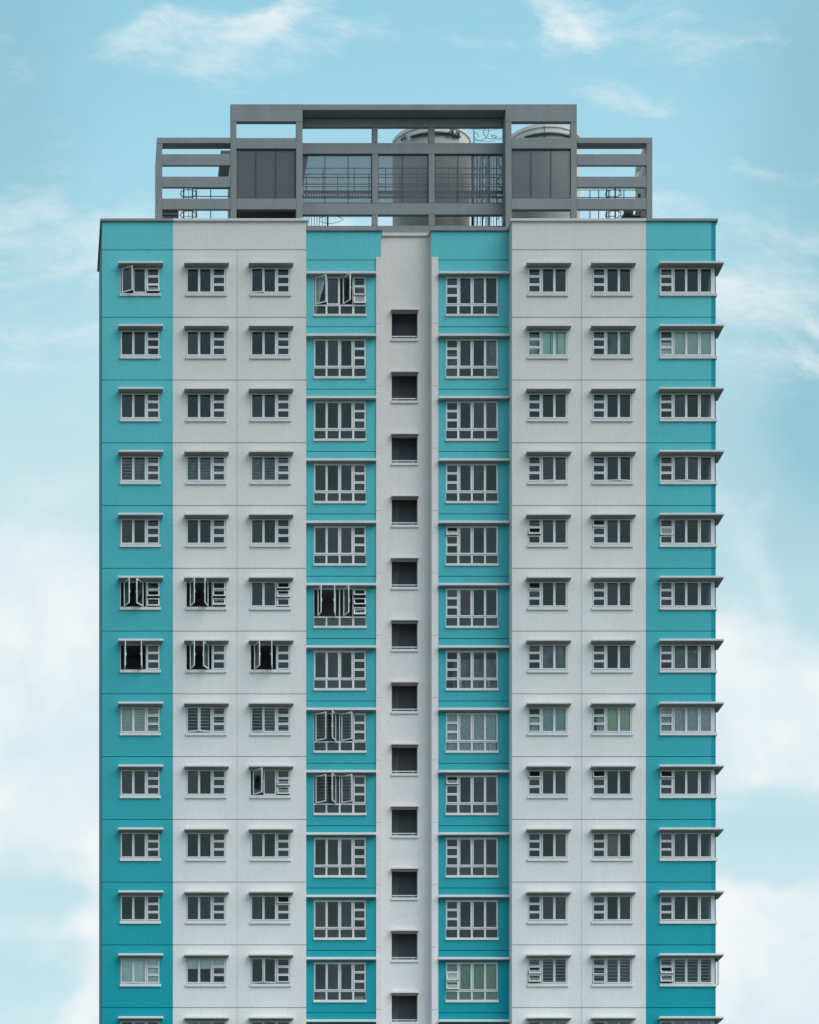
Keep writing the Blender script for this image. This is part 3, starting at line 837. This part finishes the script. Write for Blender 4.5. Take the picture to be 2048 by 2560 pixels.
# ------------------------------------------------------------------ things on the roof
YK = 4.75
def water_tank(cx_px, r_px, ztop_py, label, a_box):
    kk = k(YK) / S; cx = X(cx_px, YK); R = r_px * kk; zt = Z(ztop_py, YK)
    t = thing('water_tank', label, 'water tank', (cx, YK, ZR), 'round water tanks on the roof')
    zl = zt - ZR
    mb = MB(); mb.lathe([(R - 0.05, 0.35), (R - 0.05, zl - 0.16)], 0, 0, 96); mb.lathe([(R - 0.05, 0.35), (0.01, 0.35)][::-1], 0, 0, 96)
    sh_ = mb.build('shell', M['tank'], t)
    mb = MB(); mb.lathe([(R - 0.06, zl - 0.17), (R, zl - 0.16), (R, zl), (R - 0.1, zl + 0.02), (0.01, zl + 0.10)], 0, 0, 96); mb.build('lid', M['tank'], t)
    mb = MB(); mb.lathe([(R - 0.3, 0.0), (R - 0.3, 0.349)], 0, 0, 64); mb.build('plinth', M['frame_dark'], t)
    # half ring ledge on the camera side, hooks, float valve boxes, pipe
    mb = MB(); a0, a1 = math.radians(232), math.radians(308)
    zr = zl - 0.45
    mb.lathe([(R - 0.06, zr - 0.06), (R + 0.09, zr - 0.055), (R + 0.09, zr), (R - 0.06, zr + 0.01)], 0, 0, 40, 0, a0, a1)
    mb.build('ledge', M['tank_band'], t)
    for an in a_box:
        q = math.radians(an); c, s_ = math.cos(q), math.sin(q)
        mb = MB(); bx, by = (R + 0.08) * c, (R + 0.08) * s_
        mb.box(bx - 0.09, bx + 0.09, by - 0.09, by + 0.09, zl - 0.46, zl - 0.30); mb.box(bx - 0.15, bx - 0.03, by - 0.12, by + 0.02, zl - 0.56, zl - 0.42)
        bevel(mb.build('valve_box', M['tank_band'], t), 0.02)
    mb = MB(); q = math.radians(262); mb.tube([((R + 0.02) * math.cos(q), (R + 0.02) * math.sin(q), zl - 0.95), ((R + 0.02) * math.cos(q), (R + 0.02) * math.sin(q), zl - 0.30), ((R + 0.10) * math.cos(q), (R + 0.10) * math.sin(q), zl - 0.22), ((R + 0.02) * math.cos(q) - 0.05, (R + 0.06) * math.sin(q), zl - 0.16)], 0.018)
    mb.build('overflow_pipe', M['steel'], t)
    mb = MB(); mb.lathe([(R - 0.049, 0.9), (R + 0.03, 0.9), (R + 0.03, 0.98), (R - 0.049, 0.98)], 0, 0, 96); mb.build('band', M['tank_band'], t)
    for o in [sh_]:
        for p in o.data.polygons: p.use_smooth = False
    return t
water_tank(1078, 98.5, 358, 'round pale water tank behind the wide middle bay of the roof frame', (222, 292, 302))
water_tank(1358, 93.5, 357, 'round pale water tank behind the right upper bay of the roof frame', (305,))

# catwalk in front of the tanks
yA, yB = YR + 0.35, YR + 0.92
xa_c, xb_c = X(757, yA) + 0.02, X(1262, yA)
cw = thing('catwalk', 'steel grating catwalk with railings behind the mesh of the roof frame', 'catwalk', ((xa_c + xb_c) / 2, yA, Z(480, yA)))
ox, oy, oz = cw.location
zd = Z(476.2, yA) - oz
mb = MB()
mb.box(xa_c - ox, xb_c - ox, 0, 0.05, zd - 0.125, zd); mb.box(xa_c - ox, xb_c - ox, yB - yA - 0.05, yB - yA, zd - 0.08, zd)
mb.build('edge_beam', M['steel'], cw)
mb = MB(); x = xa_c - ox
while x < xb_c - ox - 0.3:
    mb.box(x, x + 0.05, 0.051, yB - yA - 0.051, zd - 0.035, zd - 0.002); x += 0.125
mb.build('grating', M['steel'], cw)
for (yy, zl_) in ((0.02, (0.30, 0.60, 1.02)), (yB - yA - 0.02, (0.45, 1.02))):
    mb = MB()
    for z in zl_: mb.tube([(xa_c - ox, yy, zd + z), (xb_c - ox, yy, zd + z)], 0.019)
    x = xa_c - ox + (0.2 if yy > 0.1 else 0.9)
    while x < xb_c - ox: mb.tube([(x, yy, zd), (x, yy, zd + 1.02)], 0.02); x += 1.42
    mb.build('railing', M['steel'], cw)

def bar_fence(px0, px1, py0, py1, y, label, n, post_px, brace=False):
    xa2, xb2 = X(px0, y), X(px1, y); z0, z1 = Z(py1, y), Z(py0, y)
    t = thing('bar_fence', label, 'fence', ((xa2 + xb2) / 2, y, z0)); w = (xb2 - xa2); h = z1 - z0
    mb = MB()
    for i in range(n):
        x = -w / 2 + w * (i + 0.5) / n; mb.box(x - 0.011, x + 0.011, -0.011, 0.011, 0, h)
    for z in (0.06, h - 0.06): mb.box(-w / 2, w / 2, -0.018, 0.018, z - 0.02, z + 0.02)
    mb.build('bars', M['steel'], t)
    for p in post_px:
        x = X(p, y) - (xa2 + xb2) / 2; mb = MB(); mb.box(x - 0.035, x + 0.035, -0.036, 0.036, -0.1, h + 0.1); mb.build('post', M['steel'], t)
    if brace:
        mb = MB()
        for (a, b) in brace:
            xa3, xb3 = X(a, y) - (xa2 + xb2) / 2, X(b, y) - (xa2 + xb2) / 2; z = 0.9; s_ = 1
            while z < h - 0.3:
                mb.tube([(xa3, 0.04, z), (xb3, 0.04, z + 0.45)] if s_ > 0 else [(xb3, 0.04, z), (xa3, 0.04, z + 0.45)], 0.017); z += 0.45; s_ = -s_
            for xq in (xa3, xb3): mb.box(xq - 0.02, xq + 0.02, 0.02, 0.06, 0, h)
        mb.build('brace', M['steel'], t)
    return t
bar_fence(756, 816, 528, 600, 2.9, 'low dark fence of upright bars at the left end under the roof frame', 9, (819.5,))
bar_fence(1184, 1258, 386, 600, 3.0, 'tall dark fence of upright bars and zigzag bracing beside the round tank', 11, (1183, 1223, 1259), ((1180, 1193), (1206, 1218), (1242, 1258)))

# razor wire above the fence, wire loop on the parapet
def razor(px0, px1, pyc, y, label):
    pts = []; mb = MB(); n = 170
    for i in range(n + 1):
        u = i / n; a = 2 * math.pi * u * 3.2
        x = X(px0 + (px1 - px0) * u, y) + 0.20 * math.cos(a); z = Z(pyc, y) + 0.25 * math.sin(a) * (0.75 + 0.3 * math.sin(7 * u)); yy = y + 0.22 * math.sin(a * 0.5 + 1)
        pts.append((x, yy, z))
    mb.tube(pts, 0.0105, 0, 4)
    for i in range(2, n, 5):
        p = pts[i]; mb.box(p[0] - 0.03, p[0] + 0.03, p[1] - 0.006, p[1] + 0.006, p[2] - 0.010, p[2] + 0.010)
    for dz in (0.28, -0.22):
        mb.tube([(X(px0 - 2, y), y, Z(pyc, y) + dz), (X((px0 + px1) / 2, y), y, Z(pyc, y) + dz - 0.07), (X(px1 + 2, y), y, Z(pyc, y) + dz + 0.05)], 0.008, 0, 4)
    return tag(mb.build('razor_wire', M['rust']), label, 'razor wire')
razor(1186, 1258, 338, 3.0, 'rusty coil of razor wire between the two round tanks')
t = thing('wire_post', 'thin upright post carrying the razor wire beside the left tank', 'post', (X(1185, 3.06), 3.06, Z(386, 3.06)))
mb = MB(); mb.box(-0.02, 0.02, -0.02, 0.02, 0, Z(326, 3.06) - Z(386, 3.06)); mb.build('shaft', M['steel'], t)
mb = MB(); mb.tube([(0, 0, Z(328, 3.06) - Z(386, 3.06)), (-0.14, 0, Z(314, 3.06) - Z(386, 3.06))], 0.014); mb.build('arm', M['steel'], t)
mb = MB(); pts = []
for i in range(61):
    a = math.radians(-150 + 300 * i / 60)
    pts.append((X(826, 2.0) + 0.58 * math.cos(a), 2.0 + 0.32 * math.sin(a), Z(549, 2.0) + 0.02 * math.sin(3 * a)))
mb.tube(pts, 0.011, 0, 5)
tag(mb.build('wire_loop', M['rust']), 'single thin wire loop lying over the parapet under the middle bay', 'wire')

def caged_ladder(cx_px, y, top_py, label, lean):
    cx = X(cx_px, y); zt = Z(top_py, y)
    t = thing('caged_ladder', label, 'ladder', (cx, y, ZR), 'caged cat ladders in the roof frame wings')
    h = zt - ZR; R = 0.355
    for sx in (-0.2, 0.2):
        mb = MB(); mb.tube([(sx, R + 0.1, 0), (sx, R + 0.1, h + 0.2)], 0.024); mb.build('rail', M['steel'], t)
    mb = MB(); z = 0.3
    while z < h: mb.tube([(-0.2, R + 0.1, z), (0.2, R + 0.1, z)], 0.014); z += 0.3
    mb.build('rung', M['steel'], t)
    for z in (Z(537, y) - ZR, Z(484, y) - ZR):
        mb = MB(); mb.tube([(R * math.cos(2 * math.pi * i / 40), R * math.sin(2 * math.pi * i / 40), z) for i in range(40)], 0.017, 0, 5, True); mb.build('hoop', M['steel'], t)
    mb = MB()
    for a in (200, 235, 270, 305, 340):
        q = math.radians(a); mb.tube([(R * math.cos(q), R * math.sin(q), 0.2), (R * math.cos(q), R * math.sin(q), h)], 0.013)
    mb.build('cage_bar', M['steel'], t)
caged_ladder(471, 2.4, 462, 'caged cat ladder seen through the left wing of the roof frame', 0)
caged_ladder(1533, 2.4, 462, 'caged cat ladder seen through the right wing of the roof frame', 0)
def pipe_rail(px0, px1, pys, y, posts, label):
    t = thing('pipe_railing', label, 'railing', ((X(px0, y) + X(px1, y)) / 2, y, ZR)); ox_ = t.location.x
    mb = MB()
    for p in pys: mb.tube([(X(px0, y) - ox_, 0, Z(p, y) - ZR), (X(px1, y) - ox_, 0, Z(p, y) - ZR)], 0.018)
    mb.build('rail', M['steel'], t)
    for p in posts:
        mb = MB(); x = X(p, y) - ox_; mb.tube([(x, 0, 0), (x, 0, Z(pys[0], y) - ZR)], 0.022); mb.build('post', M['steel'], t)
pipe_rail(484, 574, (472, 491), 2.8, (492, 527, 573), 'thin pipe railing right of the caged ladder in the left wing')
pipe_rail(1443, 1592, (475, 494), 2.8, (1475, 1497, 1522, 1560), 'thin pipe railing across the right wing of the roof frame')
# leaning handrails and boxes at the outer ends
t = thing('roof_stair', 'dark leaning stair handrails at the far right end of the roof frame', 'stair', (X(1600, 2.5), 2.5, ZR)); oxx = t.location.x
for i, (a, b) in enumerate(((1592, 1603), (1598, 1610), (1606, 1616))):
    mb = MB(); mb.tube([(X(a, 2.0) - oxx, 0.05 * i, Z(545, 2.0) - ZR), (X(b, 2.0) - oxx, 0.05 * i, Z(468, 2.0) - ZR)], 0.026); mb.build('handrail', M['rail'] if i == 1 else M['steel'], t)
mb = MB()
for i in range(6):
    u = i / 5.0; mb.box(X(1592 + 10 * u, 2.0) - oxx, X(1606 + 10 * u, 2.0) - oxx, 0.0, 0.3, Z(545 - 75 * u, 2.0) - ZR - 0.02, Z(545 - 75 * u, 2.0) - ZR)
mb.build('tread', M['steel'], t)
def vent_box(px0, px1, py0, py1, y, label, tray):
    xa4, xb4 = X(px0, y), X(px1, y); z0, z1 = Z(py1, y), Z(py0, y)
    t = thing('ventilation_box', label, 'ventilation box', ((xa4 + xb4) / 2, y, z0)); w = xb4 - xa4; h = z1 - z0
    mb = MB(); mb.box(-w / 2, w / 2, 0, 0.6, 0, h); bevel(mb.build('casing', M['frame_dark'], t), 0.02)
    mb = MB()
    for i in range(4):
        z = h * (i + 0.2) / 4; mb.face([(-w / 2 + 0.04, -0.045, z), (w / 2 - 0.04, -0.045, z), (w / 2 - 0.04, -0.004, z + h / 5), (-w / 2 + 0.04, -0.004, z + h / 5)])
    mb.build('louvre', M['tank_band'] if not tray else M['rail'], t)
vent_box(404, 447, 521, 560, 2.0, 'dark louvred box at the foot of the left wing of the roof frame', False)
vent_box(1562, 1584, 525, 534, 2.1, 'small pale panelled box at the foot of the right wing of the roof frame', True)
vent_box(1556, 1602, 536, 560, 2.2, 'dark flat box under the pale panel in the right wing of the roof frame', False)

# ------------------------------------------------------------------ ground
mb = MB(); mb.face([(-4000, -4000, -0.004), (4000, -4000, -0.004), (4000, 4000, -0.004), (-4000, 4000, -0.004)])
structure(mb.build('ground', M['ground']))

# ------------------------------------------------------------------ world: Nishita sky with haze and cloud banks
SUN_EL = math.radians(50)      # high, behind the camera and well to its right
world = bpy.data.worlds.new('World'); scene.world = world; world.use_nodes = True
nt = world.node_tree; nt.nodes.clear(); L = nt.links
out = N(nt, 'ShaderNodeOutputWorld')
sky = N(nt, 'ShaderNodeTexSky'); sky.sky_type = 'NISHITA'; sky.sun_disc = False
sky.sun_elevation = SUN_EL; sky.air_density = 1.0; sky.dust_density = 1.2; sky.ozone_density = 2.5
sun_dir = Vector((0.77, -0.64, 0)).normalized() * math.cos(SUN_EL) + Vector((0, 0, math.sin(SUN_EL)))
sky.sun_rotation = math.atan2(sun_dir.x, sun_dir.y)
bg = N(nt, 'ShaderNodeBackground'); bg.inputs[1].default_value = 0.10
tintm = N(nt, 'ShaderNodeMix', data_type='RGBA', blend_type='MULTIPLY'); tintm.inputs[0].default_value = 1.0
L.new(sky.outputs[0], tintm.inputs[6]); tintm.inputs[7].default_value = (0.72, 1.0, 0.93, 1)
L.new(tintm.outputs[2], bg.inputs[0])
tc = N(nt, 'ShaderNodeTexCoord'); sp = N(nt, 'ShaderNodeSeparateXYZ'); L.new(tc.outputs['Generated'], sp.inputs[0])
ysafe = math_node(nt, 'MAXIMUM', sp.outputs['Y'], 0.05)
F = S * D / 1000.0
u = math_node(nt, 'ADD', math_node(nt, 'MULTIPLY', math_node(nt, 'DIVIDE', sp.outputs['X'], ysafe), F), VX / 1000)
v = math_node(nt, 'SUBTRACT', VY / 1000, math_node(nt, 'MULTIPLY', math_node(nt, 'DIVIDE', sp.outputs['Z'], ysafe), F))
P = N(nt, 'ShaderNodeCombineXYZ'); L.new(u, P.inputs[0]); L.new(v, P.inputs[1])
# domain warp
wn = N(nt, 'ShaderNodeTexNoise', noise_dimensions='2D', i_Scale=2.2, i_Detail=3.0); L.new(P.outputs[0], wn.inputs['Vector'])
ws = N(nt, 'ShaderNodeVectorMath', operation='SUBTRACT'); L.new(wn.outputs['Color'], ws.inputs[0]); ws.inputs[1].default_value = (0.5, 0.5, 0.5)
wk = N(nt, 'ShaderNodeVectorMath', operation='SCALE'); L.new(ws.outputs[0], wk.inputs[0]); wk.inputs['Scale'].default_value = 0.17
PW = N(nt, 'ShaderNodeVectorMath', operation='ADD'); L.new(P.outputs[0], PW.inputs[0]); L.new(wk.outputs[0], PW.inputs[1])
def blobs(lst):
    tot = None
    for (cx, cy, rx, ry, rot, amp) in lst:
        ca, sa = math.cos(math.radians(rot)), math.sin(math.radians(rot))
        def axis(ax, ay, r):      # one rotated, scaled axis of the ellipse
            d1 = N(nt, 'ShaderNodeVectorMath', operation='DOT_PRODUCT'); L.new(PW.outputs[0], d1.inputs[0]); d1.inputs[1].default_value = (ax * 1000 / r, ay * 1000 / r, 0)
            t_ = math_node(nt, 'ADD', d1.outputs['Value'], -(ax * cx + ay * cy) / r)
            return math_node(nt, 'MULTIPLY', t_, t_)
        q = math_node(nt, 'ADD', axis(ca, sa, rx), axis(-sa, ca, ry))
        e = math_node(nt, 'MULTIPLY', math_node(nt, 'DIVIDE', 1.0, math_node(nt, 'ADD', 1.0, math_node(nt, 'MULTIPLY', q, q))), amp)
        tot = e if tot is None else math_node(nt, 'ADD', tot, e)
    return tot
def smooth(val, lo, hi):
    m = N(nt, 'ShaderNodeMapRange', interpolation_type='SMOOTHSTEP'); L.new(val, m.inputs[0]); m.inputs[1].default_value = lo; m.inputs[2].default_value = hi
    return m.outputs[0]
# cloud cover by height in the sky, on the left and on the right of the tower: R thin cloud, G heaped cloud, B grey veil
spw = N(nt, 'ShaderNodeSeparateXYZ'); L.new(PW.outputs[0], spw.inputs[0])
vr = math_node(nt, 'DIVIDE', spw.outputs['Y'], 2.56)
def cover(stops):
    cr = N(nt, 'ShaderNodeValToRGB'); cr.color_ramp.interpolation = 'EASE'; L.new(vr, cr.inputs[0]); el = cr.color_ramp.elements
    for i, (p_, a, b, c) in enumerate(stops):
        e = el[i] if i < 2 else el.new(min(p_ / 2560, 1.0))
        e.position = min(p_ / 2560, 1.0); e.color = (a, b, c, 1)
    return cr.outputs[0]
covL = cover([(400, 0, 0, 0), (2560, 0, .30, 0), (490, .45, 0, 0), (545, .8, 0, 0), (650, .9, 0, 0), (740, .35, 0, .1), (800, .2, 0, 0), (850, .68, 0, 0), (905, .62, 0, 0), (970, .25, .08, 0), (1290, .15, .3, 0), (1400, 0, .85, 0),
              (1540, 0, 1.05, 0), (1700, 0, .8, 0), (1950, 0, .9, 0), (2080, 0, .95, 0), (2160, 0, .5, 0), (2230, 0, .12, .2), (2330, 0, .5, 0), (2420, 0, .08, .2)])
covR = cover([(390, 0, 0, 0), (2560, 0, .95, 0), (445, .5, 0, 0), (480, .2, 0, 0), (590, .6, 0, 0), (650, .4, 0, 0), (735, .8, 0, 0), (800, .75, 0, 0), (840, .5, 0, .3), (890, .68, 0, .2), (950, .3, .05, .4), (1050, .1, .15, .8),
              (1300, 0, .34, .6), (1520, 0, .5, .3), (1620, 0, .85, .1), (1740, 0, 1, 0), (1920, 0, .97, 0), (2000, 0, .42, .2), (2080, 0, .05, .3), (2170, 0, .3, 0), (2250, 0, .9, 0)])
sdf = smooth(spw.outputs['X'], 0.7, 1.35)
cov = N(nt, 'ShaderNodeMix', data_type='RGBA'); L.new(sdf, cov.inputs[0]); L.new(covL, cov.inputs[6]); L.new(covR, cov.inputs[7])
cvs = N(nt, 'ShaderNodeSeparateColor'); L.new(cov.outputs[2], cvs.inputs[0])
# the thin streaks above the roof
cirrus = blobs([(430, 120, 290, 80, -8, 1.1), (700, 55, 170, 42, -24, 0.85), (1130, 5, 120, 40, 12, 0.6), (1420, 40, 150, 45, 35, 0.95), (1680, 60, 240, 62, 12, 0.8), (1550, 245, 120, 45, 28, 0.85), (1270, 200, 120, 20, 30, 0.45)])
cirrus = math_node(nt, 'ADD', math_node(nt, 'MULTIPLY', cirrus, 0.80), cvs.outputs[0])
veil_vignette = math_node(nt, 'ADD', math_node(nt, 'MULTIPLY', cvs.outputs[2], 0.45), blobs([(2080, 1000, 190, 330, 0, 0.7), (-40, 220, 230, 430, 0, 0.8), (2100, 220, 270, 430, 0, 0.95)]))  # grey veil, plus vignette darkening painted into the sides of the sky
m2 = N(nt, 'ShaderNodeMapping'); L.new(PW.outputs[0], m2.inputs[0]); m2.inputs['Rotation'].default_value = (0, 0, math.radians(14)); m2.inputs['Scale'].default_value = (3.0, 7.0, 1)
nC = N(nt, 'ShaderNodeTexNoise', noise_dimensions='2D', i_Scale=1.0, i_Detail=8.0, i_Roughness=0.68, i_Distortion=0.1); L.new(m2.outputs[0], nC.inputs['Vector'])
fC = smooth(math_node(nt, 'ADD', cirrus, math_node(nt, 'MULTIPLY', math_node(nt, 'SUBTRACT', nC.outputs[0], 0.52), 2.5)), 0.15, 1.55)
fC = math_node(nt, 'MULTIPLY', fC, 0.85)
# heaped cloud
cum = math_node(nt, 'ADD', cvs.outputs[1], blobs([(270, 2330, 90, 330, 0, 0.55), (2060, 1330, 90, 300, 0, -0.5)]))
nP = N(nt, 'ShaderNodeTexNoise', noise_dimensions='2D', i_Scale=4.6, i_Detail=7.0, i_Roughness=0.56); L.new(PW.outputs[0], nP.inputs['Vector'])
fP = smooth(math_node(nt, 'ADD', cum, math_node(nt, 'MULTIPLY', math_node(nt, 'SUBTRACT', nP.outputs[0], 0.5), 1.1)), 0.20, 1.0)
fP = math_node(nt, 'MULTIPLY', fP, 0.90)
front = smooth(sp.outputs['Y'], 0.05, 0.2)
fall = math_node(nt, 'MAXIMUM', fC, fP); fall = math_node(nt, 'MULTIPLY', fall, front)
# general high haze elsewhere keeps the light soft
nG = N(nt, 'ShaderNodeTexNoise', i_Scale=2.4, i_Detail=5.0); L.new(tc.outputs['Generated'], nG.inputs['Vector'])
fG = math_node(nt, 'MULTIPLY', smooth(nG.outputs[0], 0.40, 0.62), math_node(nt, 'SUBTRACT', 1.0, front))
fG = math_node(nt, 'MULTIPLY', fG, 0.30)
fall = math_node(nt, 'ADD', fall, fG, clamp=True)
# haze by elevation
hzc = N(nt, 'ShaderNodeValToRGB'); L.new(sp.outputs['Z'], hzc.inputs[0])
el = hzc.color_ramp.elements
for i, (p_, c) in enumerate([(0.20, (0.64, 0.86, 0.92)), (0.52, (0.34, 0.72, 0.89)), (0.37, (0.66, 0.87, 0.92)), (0.41, (0.57, 0.84, 0.92)), (0.45, (0.44, 0.78, 0.92))]):
    e = el[i] if i < 2 else el.new(p_)
    e.position = p_; e.color = (*c, 1)
mrh = N(nt, 'ShaderNodeMapRange'); L.new(sp.outputs['Z'], mrh.inputs[0]); mrh.inputs[1].default_value = 0.85; mrh.inputs[2].default_value = 0.45; mrh.inputs[3].default_value = 0.25; mrh.inputs[4].default_value = 0.86
hzg = N(nt, 'ShaderNodeMix', data_type='RGBA'); L.new(math_node(nt, 'MULTIPLY', veil_vignette, front, True), hzg.inputs[0]); L.new(hzc.outputs[0], hzg.inputs[6]); hzg.inputs[7].default_value = (0.33, 0.63, 0.73, 1)
hz_bg = N(nt, 'ShaderNodeBackground'); L.new(hzg.outputs[2], hz_bg.inputs[0]); hz_bg.inputs[1].default_value = 1.0
cl_bg = N(nt, 'ShaderNodeBackground'); cl_bg.inputs[1].default_value = 1.0
nS = N(nt, 'ShaderNodeTexNoise', noise_dimensions='2D', i_Scale=2.6, i_Detail=4.0); L.new(PW.outputs[0], nS.inputs['Vector'])
cc = N(nt, 'ShaderNodeMix', data_type='RGBA'); L.new(smooth(nS.outputs[0], 0.35, 0.65), cc.inputs[0]); cc.inputs[6].default_value = (0.74, 0.86, 0.90, 1); cc.inputs[7].default_value = (0.93, 0.95, 0.96, 1)
L.new(cc.outputs[2], cl_bg.inputs[0])
ms1 = N(nt, 'ShaderNodeMixShader'); L.new(mrh.outputs[0], ms1.inputs[0]); L.new(bg.outputs[0], ms1.inputs[1]); L.new(hz_bg.outputs[0], ms1.inputs[2])
ms2 = N(nt, 'ShaderNodeMixShader'); L.new(fall, ms2.inputs[0]); L.new(ms1.outputs[0], ms2.inputs[1]); L.new(cl_bg.outputs[0], ms2.inputs[2])
L.new(ms2.outputs[0], out.inputs[0])

# ------------------------------------------------------------------ sun
sl = bpy.data.lights.new('sun', 'SUN'); sl.energy = 2.45; sl.angle = math.radians(58); sl.color = (1.0, 0.97, 0.93)
so = bpy.data.objects.new('sun', sl); COL.objects.link(so)
so.rotation_euler = (-sun_dir).to_track_quat('-Z', 'Y').to_euler(); so.location = (20, -40, 120)

# ------------------------------------------------------------------ camera (shift lens, level, standing in front and to the left)
cam = bpy.data.cameras.new('camera'); co = bpy.data.objects.new('camera', cam); COL.objects.link(co)
co.location = (-XC, -D, H); co.rotation_euler = (math.radians(90), 0, 0)
cam.sensor_fit = 'VERTICAL'; cam.sensor_height = 36.0; cam.sensor_width = 28.8
cam.lens = S * D / 2560 * 36.0
cam.shift_x = (1024 - VX) / 2560; cam.shift_y = (VY - 1280) / 2560
cam.clip_start = 1.0; cam.clip_end = 20000
scene.camera = co
scene.view_settings.view_transform = 'Standard'; scene.view_settings.look = 'None'
scene.view_settings.exposure = 0; scene.view_settings.gamma = 1
scene.cycles.max_bounces = 6; scene.cycles.diffuse_bounces = 3; scene.cycles.glossy_bounces = 3; scene.cycles.transparent_max_bounces = 16; scene.cycles.use_denoising = True
